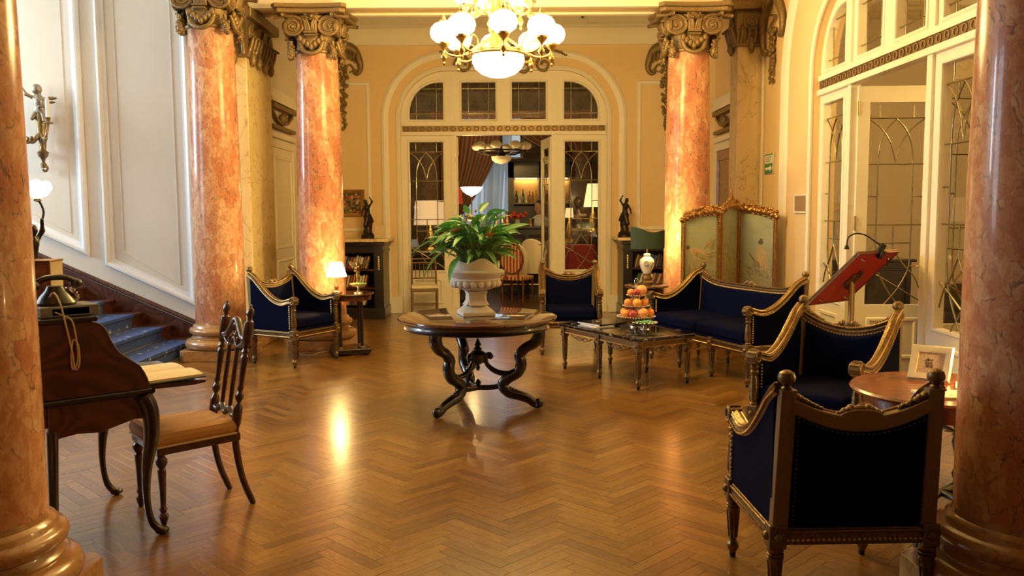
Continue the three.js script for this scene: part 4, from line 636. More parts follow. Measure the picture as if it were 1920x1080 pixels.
// ------------------------------------------------------------------ bookcases with books, statues, picture
const spineCols = [['cream', [.62, .54, .38]], ['red', [.32, .05, .035]], ['brown', [.20, .10, .05]], ['green', [.05, .13, .06]], ['white', [.70, .66, .58]], ['black', [.03, .03, .03]], ['orange', [.55, .22, .06]], ['blue', [.05, .09, .2]], ['ochre', [.5, .36, .14]]];
const spineMats = spineCols.map(c => mat(c[1], .55)), pageM = mat([.72, .66, .52], .85);
const ord = ['first', 'second', 'third', 'fourth', 'fifth', 'sixth', 'seventh', 'eighth', 'ninth', 'tenth', 'eleventh', 'twelfth'];
function bookcase(side, x0, x1, lean) {
  const word = side < 0 ? 'left' : 'right', zf = -12.82, zb = -13.47, H = 1.16;
  const t = thing('bookcase', `black mantel bookcase with a pale marble top, ${side < 0 ? 'left of the bar doorway' : 'behind the green lamp'}`, 'bookcase', [0, 0, 0]);
  obj('plinth', bb(x0 - .02, x1 + .02, 0, .16, zb, zf + .04, .01), M.ebony, t);
  for (const x of [x0 + .07, x1 - .07]) { const j = obj('side_post', [bb(x - .07, x + .07, .16, H - .12, zb, zf)], M.ebony, t); obj('post_carving', [...Array(6)].map((_, i) => sph(.022, x, .75 + i * .035, zf + .008, 1, 1.2, .5, 8, 6)), M.brassDull, j); }
  obj('cornice', [bb(x0, x1, H - .12, H - .06, zb, zf + .01), bb(x0 - .03, x1 + .03, H - .06, H, zb, zf + .05, .012), bb(x0 - .015, x1 + .015, H - .16, H - .12, zb, zf + .02)], M.ebony, t);
  obj('back_panel', bb(x0 + .1, x1 - .1, .16, H - .12, zb, zb + .03), M.mahogDark, t);
  obj('mantel_slab', bb(x0 - .09, x1 + .09, H, H + .045, zb, zf + .1, .008), M.marbleC, t);
  const ys = [.19, .47, .75]; ys.forEach((y, k) => {
    if (k) obj('shelf', bb(x0 + .14, x1 - .14, y - .025, y, zb + .03, zf - .03), M.mahog, t);
    let x = x0 + .19, n = 0; const tilt = lean * rr(.24, .34), ca = Math.cos(tilt); const row = ['bottom', 'middle', 'top'][k];
    while (x < x1 - .25 && n < 12) {
      const w = rr(.025, .05), h = rr(.17, .205), d = rr(.13, .16), ci = Math.floor(rnd() * spineCols.length);
      const b = thing('book', `${spineCols[ci][0]} book leaning on the ${row} shelf of the ${word} bookcase, ${ord[n]} from the left`, 'book', [x, y, zf - .2], 0, `books in the ${word} bookcase`);
      b.rotation.z = -tilt; b.position.y = y + (tilt > 0 ? sin(tilt) * w : 0) + .001;
      obj('pages', bb(.003, w - .003, .003, h - .004, -d / 2, d / 2 - .004), pageM, b); obj('cover', [bb(0, .003, 0, h, -d / 2, d / 2), bb(w - .003, w, 0, h, -d / 2, d / 2), bb(0, w, 0, h, d / 2 - .004, d / 2)], spineMats[ci], b);
      x += w / ca + .004; n++;
    }
  });
}
bookcase(-1, -2.86, -1.87, 1); bookcase(1, 1.74, 2.72, 1);
function statue(label, x, z, mirror) {
  const t = thing('bronze_statue', label, 'statue', [x, 1.206, z], mirror ? .35 : -.25), m = mirror ? -1 : 1;
  obj('base', lat([[0, 0], [.11, 0], [.11, .03], [.095, .04], [.1, .06], [.07, .09], [.06, .15], [.05, .18], [0, .18]], 12), M.bronze, t);
  const B = [[0, .2, 0, m * .01, .33, 0, .055, .05], [m * .01, .33, 0, 0, .40, 0, .045, .03], [0, .4, 0, m * .01, .475, .01, .036, .042], [m * .01, .475, .01, m * .015, .52, .015, .018, .016], [m * .03, .555, .02, m * .033, .57, .02, .03, .026], [-m * .03, .485, 0, -m * .07, .56, .01, .016, .013], [-m * .07, .56, .01, -m * .03, .63, .01, .012, .009], [m * .05, .48, .01, m * .085, .42, .03, .016, .012], [m * .085, .42, .03, m * .10, .35, .03, .011, .01], [-m * .03, .34, 0, -m * .09, .25, -.02, .035, .012], [m * .02, .30, .03, m * .05, .2, .05, .035, .03], [-m * .04, .28, -.01, -m * .03, .16, 0, .04, .04]];
  obj('figure', figure(B, .022, 60), M.bronze, t);
}
statue('dark bronze dancing figure on the left mantel, arms raised', -2.135, -13.1, true);
statue('dark bronze dancing figure on the right mantel, one arm raised', 1.80, -13.1, false);
tag(obj('menu_card', bx(.16, .2, .012, 0, 0, 0).rotateX(-.12).translate(-1.95, 1.307, -13.05), mat([.62, .48, .28], .6)), 'small tan card leaning on the left mantel beside the statue', 'card');
{
  const t = thing('framed_painting', 'small framed painting on the back wall above the left bookcase', 'painting', [-2.47, 1.75, -13.49], 0), w = .23, h = .21;
  obj('frame', mould(rect(-w + .06, w - .06, -h + .06, h - .06), [[0, 0], [0, .02], [-.02, .03], [-.05, .035], [-.06, .02], [-.06, 0]], true), M.giltRed, t);
  obj('canvas', bb(-w + .05, w - .05, -h + .05, h - .05, 0, .015), new THREE.MeshStandardMaterial({ roughness: .5, map: ctex(128, 128, (c) => { c.fillStyle = '#5b4a30'; c.fillRect(0, 0, 128, 128); for (let i = 0; i < 160; i++) { c.fillStyle = ['#8a6a3c', '#3d4a2c', '#7a8450', '#a8542f', '#c9a56a', '#2f2a20'][i % 6]; c.fillRect(rnd() * 128, rnd() * 128, 6 + rnd() * 16, 5 + rnd() * 12); } }) }), t);
  t.children[1].geometry.attributes.uv.array.forEach((v, i, a) => { a[i] = v / .36 + .5; });
}
{ // little gilt chair by the bar doorway
  const t = thing('gilt_side_chair', 'small gilt ballroom chair with a cream seat beside the bar doorway', 'chair', [-1.28, 0, -13.05], .12), w = .19;
  for (const s of [-1, 1]) { obj('leg', lat([[0, 0], [.012, 0], [.016, .2], [.02, .38], [.014, .4], [.02, .42], [0, .42]], 10, s * w, 0, .18), M.giltDull, t); obj('back_leg', tub([[s * w, 0, -.2], [s * w, .42, -.17], [s * w * .95, .9, -.23]], .015, 8, 8), M.giltDull, t); }
  obj('seat_frame', bb(-w - .02, w + .02, .40, .44, -.19, .2, .01), M.giltDull, t); obj('cushion', bb(-w - .01, w + .01, .44, .49, -.17, .19, .022), M.cream, t);
  for (const y of [.88, .82, .58]) obj('back_rail', tub([[-w, y, -.21], [w, y, -.21]], .011, 4, 8), M.giltDull, t);
  for (let i = 0; i < 5; i++) obj('spindle', tub([[-w + .063 * (i + 1), .58, -.21], [-w + .063 * (i + 1), .82, -.21]], .007, 2, 6), M.giltDull, t);
  obj('stretcher', [tub([[-w, .2, .18], [w, .2, .18]], .008, 2, 6), tub([[-w, .18, -.185], [w, .18, -.185]], .008, 2, 6)], M.giltDull, t);
}
// ------------------------------------------------------------------ folding screen
{
  const t = thing('folding_screen', 'three-panel gilt folding screen with painted figures behind the sofa', 'folding screen', [0, 0, 0]);
  const A = [1.95, 9.55], B = [2.42, 9.72], D = [2.74, 10.13], E = [3.12, 9.87];
  const paint = k => ctex(256, 512, (c, w, h) => {
    const gr = c.createLinearGradient(0, 0, 0, h); gr.addColorStop(0, '#a9b3a0'); gr.addColorStop(.4, k === 2 ? '#a8b2ae' : '#a7ab84'); gr.addColorStop(1, k === 1 ? '#b3a06b' : '#8f8f72'); c.fillStyle = gr; c.fillRect(0, 0, w, h);
    const blob = (x, y, rx, ry, a, col, al = 1) => { c.save(); c.globalAlpha = al; c.translate(x, y); c.rotate(a); c.scale(rx, ry); c.beginPath(); c.arc(0, 0, 1, 0, 6.3); c.restore(); c.save(); c.globalAlpha = al; c.fillStyle = col; c.fill(); c.restore(); };
    for (let i = 0; i < 60; i++) blob(rnd() * w, rnd() * h * .55, 20 + rnd() * 50, 8 + rnd() * 20, 0, ['#c4c0a0', '#bdb68a', '#8fa6a0', '#9aa898', '#8ca4b4'][i % 5], .13);
    const path = (pts, col, al = 1) => { c.save(); c.globalAlpha = al; c.fillStyle = col; c.beginPath(); c.moveTo(pts[0][0], pts[0][1]); for (let i = 1; i < pts.length; i++) { const p = pts[i], q = pts[(i + 1) % pts.length]; c.quadraticCurveTo(p[0], p[1], (p[0] + q[0]) / 2, (p[1] + q[1]) / 2); } c.fill(); c.restore(); };
    const strokes = (n, x, y, w0, h0, l, ang, cols, al) => { for (let i = 0; i < n; i++) blob(x + (rnd() - .5) * w0, y + (rnd() - .5) * h0, l * (.5 + rnd()), 2.5 + rnd() * 4, ang + (rnd() - .5) * .7, cols[i % cols.length], al); };
    const drap = ['#8f8052', '#a8965f', '#766a42', '#b5a36e', '#9a8c60'], cool = ['#8d8a80', '#a59d8c', '#bdb19a', '#76736c', '#9b9482'], foliage = ['#7d8056', '#8f8e62', '#6d714e', '#a09a6c'];
    strokes(120, 128, 470, 256, 90, 18, .3, k === 2 ? cool : foliage, .35);
    if (k === 0) { // reclining figure in a billowing veil
      strokes(70, 170, 330, 150, 90, 26, -.45, drap, .45); path([[36, 262], [70, 246], [120, 258], [168, 286], [206, 292], [190, 314], [140, 316], [92, 306], [56, 300]], '#c2a27c', .95); path([[60, 262], [92, 268], [84, 330], [66, 372], [52, 366], [64, 320]], '#b89870', .9);
      strokes(60, 165, 318, 120, 40, 22, .2, drap, .6); strokes(46, 205, 236, 70, 60, 20, -.9, drap, .5); strokes(60, 70, 420, 70, 120, 26, 1.4, drap, .5); blob(34, 258, 13, 16, .3, '#c0a07c'); blob(27, 252, 13, 15, .3, '#5a4833', .95); strokes(30, 165, 440, 70, 50, 12, .5, ['#6a5f44', '#877a55'], .5);
    }
    if (k === 1) strokes(170, 128, 330, 250, 380, 26, 1.2, foliage, .3);
    if (k === 2) { // seated figure seen from behind with a lute
      strokes(70, 165, 440, 150, 120, 24, 1.1, cool, .5); path([[146, 246], [164, 246], [172, 274], [204, 296], [212, 350], [224, 420], [160, 440], [112, 410], [126, 340], [122, 296], [140, 276]], '#bba68c', .95); strokes(50, 168, 380, 90, 90, 22, 1.4, ['#b09c84', '#c2b096', '#9c8b76'], .5);
      blob(156, 238, 15, 18, 0, '#b99f84'); blob(154, 226, 19, 18, .2, '#56525a', .95); blob(158, 206, 12, 9, 0, '#5e5a60', .9); path([[58, 306], [64, 302], [120, 372], [112, 380]], '#4a443c', .9); blob(126, 394, 24, 32, -.6, '#8b7a5c', .9); strokes(60, 110, 440, 110, 80, 14, .6, ['#7c766c', '#5e5850', '#a39a8a'], .55);
    }
    strokes(160, 128, 256, 256, 512, 12, .2, ['#c8c4a8', '#8c9484', '#a8a88c'], .10);
  });
  function panel(a, b, h0, h1, peak, k) {                       // front faces the viewer; a is the left end
    const w = hyp(b[0] - a[0], b[1] - a[1]), ang = Math.atan2(b[1] - a[1], b[0] - a[0]);
    const g = new THREE.Group(); g.name = 'screen_panel'; g.position.set(a[0], 0, -a[1]); g.rotation.y = ang; t.add(g);
    const topY = x => mix(h0, h1, x / w) + peak * Math.pow(sin(PI * x / w), 1);
    const f = .036, pts = []; for (let i = 0; i <= 12; i++) pts.push([w - w * i / 12, topY(w - w * i / 12)]);
    const inner = []; for (let i = 0; i <= 12; i++) { const x = f + (w - 2 * f) * i / 12; inner.push([x, topY(x) - .06]); } inner.push([w - f, .18], [f, .18]);
    obj('frame', [ext(hole(SH([[0, .03], [w, .03], ...pts]), inner), .035, .005, -.018), tub([[.012, .05, .02], [.012, topY(.01) - .02, .02]], .008, 2, 6), tub([[w - .012, .05, .02], [w - .012, topY(w) - .02, .02]], .008, 2, 6), tub([[f, .18, .02], [f, topY(f) - .06, .02]], .005, 2, 6), tub([[w - f, .18, .02], [w - f, topY(w - f) - .06, .02]], .005, 2, 6)], M.giltRed, g);
    const cv = ext([...inner], .008, 0, -.006); fin(cv); const p = cv.attributes.position, u = cv.attributes.uv; for (let i = 0; i < p.count; i++) u.setXY(i, (p.getX(i) - f) / (w - 2 * f), (p.getY(i) - .78) / .80); cv.userData.uvd = 1;
    obj('painted_canvas', cv, new THREE.MeshStandardMaterial({ map: paint(k), roughness: .5, color: C(.85, .85, .85) }), g, true);
    const cr = []; for (let i = 0; i <= 30; i++) { const x = w * i / 30, y = topY(x); cr.push(sph(rr(.014, .022), x + rr(-.01, .01), y + rr(.015, .05), .012 + rr(0, .014), 1, 1, .8, 7, 5), sph(rr(.02, .036), x, y - .005 + rr(-.02, .012), .012 + rr(0, .014), 1.2, 1, .8, 7, 5)); if (i % 4 === 1) { const q = []; for (let j = 0; j <= 14; j++) { const s = j / 14, an = s * PI * 3, r = .04 * (1 - .8 * s); q.push([x + r * cos(an), y - .035 + r * sin(an), .02]); } cr.push(tub(q, .008, 20, 5)); } if (i % 5 === 2) cr.push(tub([[x, y, .01], [x + .02, y + .03, .015], [x + .05, y + .025, .012]], tt => .014 * (1 - .7 * tt), 6, 6)); }
    for (let i = 0; i < 8; i++) for (const x of [.018, w - .018]) cr.push(sph(.016 - .001 * i, x, topY(x) - .03 - i * .024, .02, 1, 1.2, 1, 6, 5));
    if (k === 1) { cr.push(tub([[w * .3, topY(w * .3), .01], [w * .4, topY(w * .4) + .06, .015], [w * .5, topY(w / 2) + .10, .012], [w * .62, topY(w * .62) + .05, .01], [w * .75, topY(w * .75), .01]], .018, 16, 6)); for (let i = 0; i < 9; i++) cr.push(sph(.024 - .0016 * i, w * .5 + rr(-.012, .012), topY(w / 2) + .02 + i * .019, .015, 1, 1.1, 1, 7, 5)); }
    obj('carved_cresting', cr, M.giltRed, g);
  }
  panel(A, B, 1.52, 1.60, .035, 0); panel(B, D, 1.60, 1.64, .06, 1); panel(D, E, 1.63, 1.54, .03, 2);
}
// ------------------------------------------------------------------ right lamp table and green-shaded lamp
{
  const X = 1.60, Z = -9.78, h = .755, t = thing('side_table', 'small round mahogany table holding the green-shaded lamp', 'side table', [X, 0, Z], 0);
  obj('table_top', lat([[0, h - .03], [.24, h - .03], [.255, h - .02], [.25, h - .004], [.24, h], [0, h]], 40), M.mahogTop, t); obj('apron', lat([[0, h - .1], [.2, h - .1], [.205, h - .03], [0, h - .03]], 32), M.mahog, t);
  for (let i = 0; i < 3; i++) { const a = i * 2.094 + .4; obj('leg', tub([[.17 * cos(a), h - .09, .17 * sin(a)], [.2 * cos(a), .5, .2 * sin(a)], [.12 * cos(a), .2, .12 * sin(a)], [.22 * cos(a), .012, .22 * sin(a)]], tt => .024 - .01 * tt, 20, 8), M.mahog, t); }
  obj('shelf', cyl(.13, .13, .02, 0, .2, 0, 24), M.mahog, t);
  const l = thing('table_lamp', 'table lamp with a white porcelain vase base and a dark green shade', 'lamp', [X, h, Z], 0);
  obj('plinth', lat([[0, 0], [.07, 0], [.075, .03], [.055, .05], [.06, .08], [.045, .11], [.05, .13], [0, .13]], 16), M.giltDull, l);
  const vz = obj('vase', lat([[0, .13], [.045, .13], [.05, .145], [.075, .2], [.085, .25], [.078, .29], [.05, .315], [.038, .325], [.042, .345], [.03, .36], [.0, .365]], 28), phy([.75, .70, .58], .2, { clearcoat: .7 }), l);
  obj('medallion', [new THREE.TorusGeometry(.03, .003, 6, 20).translate(-.02, .245, .085), new THREE.TorusGeometry(.017, .003, 6, 16).translate(-.02, .245, .0845)], mat([.3, .28, .3], .5), vz);
  obj('stem', cyl(.008, .008, .2, 0, .36, 0, 8), M.brass, l);
  // curved screen-shaped shade: wave along the top edge
  const n = 40, pos = [], idx = []; for (let i = 0; i <= n; i++) { const s = i / n, x = mix(-.195, .195, s), z = .11 * Math.sqrt(Math.max(0, 1 - (x / .21) ** 2)) , yT = .645 - .03 * s + .022 * cos(s * 2 * PI * .95 - .5); for (const [y, o] of [[.415, 0], [yT, 0], [yT, -.004], [.415, -.004]]) pos.push(x, y, z + o); }
  for (let i = 0; i < n; i++) for (let j = 0; j < 4; j++) { const a = i * 4 + j, b = i * 4 + (j + 1) % 4; idx.push(a, b, a + 4, b, b + 4, a + 4); }
  const g = new THREE.BufferGeometry(); g.setAttribute('position', new THREE.Float32BufferAttribute(pos, 3)); g.setIndex(idx);
  obj('shade', toCreasedNormals(g, .6), phy([.022, .045, .03], .55, { sheen: .5, sheenColor: C(.05, .1, .06) }), l);
  obj('bulb', sph(.03, .05, .53, .02), M.globe, l); obj('socket', cyl(.014, .014, .05, .05, .46, .02, 8), M.brass, l); lamp(WARM, 2.6, [.05, .53, .02], l, 1.5);
}
// ------------------------------------------------------------------ lectern
{
  const t = thing('lectern', 'gilt book stand with a red tilted board, by the right doorway', 'lectern', [2.74, 0, -6.86], 0);
  // board axes: u along the high edge, v down the slope
  const u = V(.52, 0, -.40).normalize(), v = V(-.27, -.47, -.40); v.addScaledVector(u, -v.dot(u)).normalize(); const nrm = V(0, 0, 0).crossVectors(u, v);
  const m4 = new THREE.Matrix4().makeBasis(u, v, nrm).setPosition(2.68 - 2.74, 1.27, -6.5 + 6.86), W = .60, L = .62;
  const P3 = g => g.applyMatrix4(m4);
  obj('board', P3(bx(W, L, .018, W / 2, L / 2, 0, .003)), mat([.42, .018, .016], .6), t);
  obj('board_border', P3(mould(rect(.0, W, 0, L), [[0, -.014], [0, .014], [.012, .014], [.012, -.014]], true)), M.giltDull, t);
  obj('book_rest', P3(bx(W, .02, .07, W / 2, L - .01, nrm.y > 0 ? .035 : -.035, .004)), M.giltDull, t);
  const c = V(W / 2, L / 2, 0).applyMatrix4(m4), sg = nrm.y > 0 ? -1 : 1;
  obj('bracket', [P3(bx(.13, .13, .02, W / 2, L / 2, sg * .018, .004)), P3(bx(.03, .2, .04, W / 2, L / 2, sg * .03, .006))], M.giltDull, t);
  const cl = []; for (const [a, b] of [[.12, .06], [.48, .06], [.12, .55], [.48, .55]]) cl.push(P3(tub([[a - .02, b, sg * .012], [a, b, sg * .035], [a + .02, b, sg * .012]], .004, 8, 5)));
  obj('clip', cl, M.silver, t);
  obj('post', [tub([[c.x, c.y - .03, c.z], [c.x, .06, c.z]], .024, 4, 14), lat([[0, .5], [.03, .5], [.034, .52], [.03, .54], [0, .54]], 12, c.x, 0, c.z)], M.brassDull, t);
  for (let k = 0; k < 3; k++) { const a = k * 2.094 + .6; obj('leg', tub([[c.x, .14, c.z], [c.x + .14 * cos(a), .12, c.z + .14 * sin(a)], [c.x + .24 * cos(a), .016, c.z + .24 * sin(a)]], tt => .02 - .006 * tt, 14, 8), M.brassDull, t); }
  // clip-on reading lamp
  const q = V(W * .5, -.005, 0).applyMatrix4(m4);
  const b = thing('clip_lamp', 'black gooseneck reading lamp clipped to the red lectern', 'lamp', [t.position.x + q.x, q.y, t.position.z + q.z], 0);
  obj('clamp', [bx(.05, .09, .035, 0, .02, 0, .008).rotateZ(-.5), bx(.03, .07, .05, .02, -.02, .01, .006).rotateZ(-.5), tub([[.03, .06, 0], [-.02, -.04, 0]], .007, 2, 6)], M.black, b);
  obj('gooseneck', tub([[0, .05, 0], [-.06, .09, .01], [-.13, .13, .02], [-.21, .14, .03], [-.265, .11, .04], [-.275, .05, .04]], .006, 30, 7), M.black, b);
  obj('lamp_head', lat([[0, .03], [.012, .025], [.022, -.005], [.02, -.005], [0, .01]], 14, -.276, .025, .04), M.black, b);
  obj('lens', cyl(.016, .016, .004, -.276, .021, .04, 12), new THREE.MeshStandardMaterial({ color: C(.9, .9, .9), emissive: C(1, .9, .7), emissiveIntensity: 1.2 }), b);
  obj('cable', tub([[.02, .0, .01], [.05, -.05, .02], [.06, -.12, .01]], .005, 10, 6), M.black, b);
}
// ------------------------------------------------------------------ right round table
{
  const X = 2.11, Z = -4.06, h = .74, t = thing('occasional_table', 'round reddish wooden table on dark turned legs, half hidden by the right column', 'side table', [X, 0, Z], 0);
  obj('table_top', lat([[0, h - .03], [.40, h - .03], [.425, h - .022], [.43, h - .01], [.42, h], [0, h]], 56), M.walnut, t); obj('apron', lat([[0, h - .1], [.37, h - .1], [.375, h - .03], [0, h - .03]], 48), M.walnut, t);
  for (let i = 0; i < 6; i++) { const a = i * PI / 3 + .25, x = .27 * cos(a), z = .27 * sin(a); obj('leg', lat([[0, 0], [.02, .0], [.028, .04], [.016, .07], [.02, .1], [.034, .16], [.022, .22], [.032, .25], [.018, .29], [.024, .36], [.036, .42], [.02, .47], [.032, .5], [.018, .53], [.03, .58], [.024, .645], [0, .645]], 12, x, 0, z), M.ebony, t); }
  for (let i = 0; i < 3; i++) { const a = i * PI / 3 + .25; obj('stretcher', tub([[.26 * cos(a), .2, .26 * sin(a)], [0, .22, 0], [-.26 * cos(a), .2, -.26 * sin(a)]], .018, 8, 8), M.ebony, t); }
  const tl = thing('table_lamp', 'small lit lamp on the round side table, behind the right column', 'lamp', [2.34, h, -4.06]); obj('base', lat([[0, 0], [.05, 0], [.05, .012], [.02, .025], [.028, .07], [.012, .11], [.008, .17], [0, .17]], 16), M.brassDull, tl); obj('shade', lat([[.10, .17], [.06, .30], [.058, .30], [.098, .17]], 28), new THREE.MeshPhysicalMaterial({ color: C(.9, .85, .72), roughness: .9, side: THREE.DoubleSide, emissive: C(1, .8, .5), emissiveIntensity: 2 }), tl); lamp(WARM, 1.3, [0, .22, 0], tl, 1.5); obj('bulb', sph(.024, 0, .22, 0), M.globe, tl);
  const f = thing('photo_frame', 'pale picture frame leaning on the round side table beside the right column', 'picture frame', [2.10, h, -4.2], -.72), g = new THREE.Matrix4().makeRotationX(-.45);
  obj('frame', mould(rect(-.062, .062, .04, .15), [[0, .002], [0, .012], [-.012, .016], [-.03, .02], [-.036, .012], [-.036, 0]], true).applyMatrix4(g), mat([.62, .56, .40], .35, .3), f);
  obj('backing', bb(-.09, .09, .01, .18, -.004, .002).applyMatrix4(g), M.walnut, f); obj('strut', bb(-.02, .02, .0, .15, -.004, .0).applyMatrix4(new THREE.Matrix4().makeRotationX(.25)).translate(0, .0, -.095), M.black, f);
  const pr = bb(-.062, .062, .04, .15, .002, .005); const prm = obj('print', pr.applyMatrix4(g), new THREE.MeshStandardMaterial({ roughness: .3, map: ctex(128, 112, (c) => { c.fillStyle = '#b9a184'; c.fillRect(0, 0, 128, 112); for (let i = 0; i < 200; i++) { c.fillStyle = ['#c8b394', '#a38d72', '#b7a388'][i % 3]; c.fillRect(rnd() * 128, rnd() * 112, 8, 4); } for (let i = 0; i < 70; i++) { c.fillStyle = ['#5b4a3c', '#7a6650', '#4a4038'][i % 3]; c.fillRect(48 + rnd() * 26 - 6 * (i % 4), 40 + rnd() * 40, 5, 7); } }) }), f);
  prm.geometry.attributes.uv.array.forEach((v, i, a) => { a[i] = i % 2 ? (v - .04) / .11 : (v + .062) / .124; });
  const mgz = (lab, x, z, r, y, cols) => { const m = thing('brochure', lab, 'brochure', [x, y, z], r, 'papers on the round side table'); obj('sheets', bb(-.13, .13, 0, .008, -.085, .085), mat([.74, .70, .60], .7), m); const c = obj('printed_cover', bb(-.13, .13, .008, .0095, -.085, .085), new THREE.MeshStandardMaterial({ roughness: .35, map: ctex(256, 160, (k) => { k.fillStyle = cols[0]; k.fillRect(0, 0, 256, 160); k.fillStyle = cols[1]; for (let i = 0; i < 9; i++) for (let j = 0; j < 2; j++) k.fillRect(12 + j * 22, 12 + i * 15, 16, 9 * ((i + j) % 3 ? 1 : .5)); k.fillStyle = cols[2]; k.fillRect(120, 40, 22, 18); k.fillRect(90, 90, 120, 4); }) }), m); c.geometry.attributes.uv.array.forEach((v, i, a) => { a[i] = i % 2 ? (v + .085) / .17 : (v + .13) / .26; }); };
  mgz('pale folded brochure on the round side table in front of the picture frame', 2.03, -3.88, -.1, h, ['#d9cfae', '#5d6a58', '#4a5666']);
  mgz('cream leaflet lying under the picture frame on the round side table', 2.29, -4.02, -.5, h, ['#e0d6b4', '#8a7a55', '#77664a']);
}
// ------------------------------------------------------------------ writing desk
const DF = V(-1.777, 0, -4.139), DN = V(.77, 0, -.64).normalize(), DW = V(-.64, 0, -.77).normalize(), DA = Math.atan2(DN.x, DN.z), DD = .44, DWID = .79;
const DC = DF.clone().addScaledVector(DW, DWID / 2).addScaledVector(DN, -DD / 2);
const dpos = (x, y, z) => { const p = V(x, y, z).applyAxisAngle(V(0, 1, 0), DA).add(DC); return [p.x, p.y, p.z]; };
{
  const t = thing('writing_desk', 'dark mahogany slant-front writing desk beside the left column', 'desk', [DC.x, 0, DC.z], DA), hx = DWID / 2, hz = DD / 2;
  const zz = p => p.map(q => [-q[0], q[1]]), side = (pts, th, x) => ext(SH(pts.length ? pts.map(q => [-q[0], q[1]]) : pts), th, .004, -th / 2).rotateY(PI / 2).translate(x, 0, 0);
  const crv = new THREE.CatmullRomCurve3([V(-hz - .02, 1.10, 0), V(-.05, 1.10, 0), V(.01, 1.092, 0), V(.045, 1.06, 0), V(.07, 1.0, 0), V(.10, .945, 0), V(.15, .90, 0), V(.195, .862, 0), V(hz + .002, .81, 0), V(hz + .015, .765, 0)], false, 'centripetal').getPoints(30).map(p => [p.x, p.y]);
  const prof = [[-hz - .02, .745], ...crv, [hz + .015, .745]];
  for (const s of [-1, 1]) obj('side_panel', side(prof, .025, s * hx), M.mahog, t);
  obj('cabinet_top', bb(-hx - .03, hx + .03, 1.10, 1.125, -hz - .03, .01, .008), M.mahogDark, t);
  obj('back_panel', bb(-hx, hx, .62, 1.10, -hz - .02, -hz, .002), M.mahog, t);
  obj('inner_shelves', [bb(-hx + .01, hx - .01, .92, .93, -hz, .02), ...[-.2, 0, .2].map(x => bb(x - .005, x + .005, .76, 1.09, -hz, .0)), bb(-hx + .01, hx - .01, .745, .765, -hz, hz)], M.mahog, t);
  obj('bead_moulding', [tub([[-hx - .02, .735, -hz - .03], [-hx - .02, .735, hz + .02]], .016, 4, 8), tub([[hx + .02, .735, -hz - .03], [hx + .02, .735, hz + .02]], .016, 4, 8), tub([[-hx - .02, .735, hz + .02], [hx + .02, .735, hz + .02]], .016, 4, 8)], M.ebony, t);
  const ap = [[-hz, .72], [hz - .01, .72], [hz - .01, .60], [hz - .06, .605], [hz - .12, .59], [0, .565], [-.1, .575], [-hz, .56]];
  for (const s of [-1, 1]) obj('side_apron', side(ap, .025, s * (hx - .005)), M.mahog, t);
  const fa = [[-hx, .72], [hx, .72], [hx, .60]]; for (let i = 0; i <= 12; i++) { const x = hx - 2 * hx * i / 12; fa.push([x, .60 + .05 * sin(i / 12 * PI)]); }
  const fr = obj('front_apron', ext(fa, .025, .003, hz - .03), M.mahog, t); obj('drawer', bb(-.25, .25, .655, .715, hz - .006, hz + .004, .003), M.mahog, t); obj('knob', [sph(.012, -.12, .685, hz + .014), sph(.012, .12, .685, hz + .014)], M.brassDull, t);
  // fold-down writing leaf with a curved front edge
  const lf = [[hz - .05, .735], [hz + .24, .728], [hz + .30, .735], [hz + .305, .742], [hz + .30, .748], [hz - .05, .762]];
  obj('writing_leaf', side(lf, DWID - .04, 0), M.mahog, t);
  obj('leather_inlay', bb(-hx + .07, hx - .07, .755, .7575, hz - .02, hz + .24).applyMatrix4(new THREE.Matrix4().makeTranslation(0, 0, 0)), mat([.07, .09, .06], .6), t).rotation.x = 0;
  for (const s of [-1, 1]) {
    const knee = tub([[s * hx, .72, hz - .02], [s * hx, .64, hz + .01], [s * hx, .52, hz + .015], [s * hx, .34, hz - .015], [s * hx, .18, hz - .02], [s * hx, .07, hz - .0], [s * hx, .03, hz + .03], [s * hx, .018, hz + .055]], tt => .042 * (1 - .6 * sst(.1, .75, tt)) + .004 * sst(.8, 1, tt), 36, 10);
    const l = obj('cabriole_leg', [knee, sph(.028, s * hx, .02, hz + .045, 1, .7, 1.3)], M.mahogDark, t);
    obj('back_leg', tub([[s * (hx - .01), .6, -hz + .02], [s * (hx - .01), .0, -hz - .0]], tt => .026 - .008 * tt, 6, 8), M.mahogDark, t);
  }
}
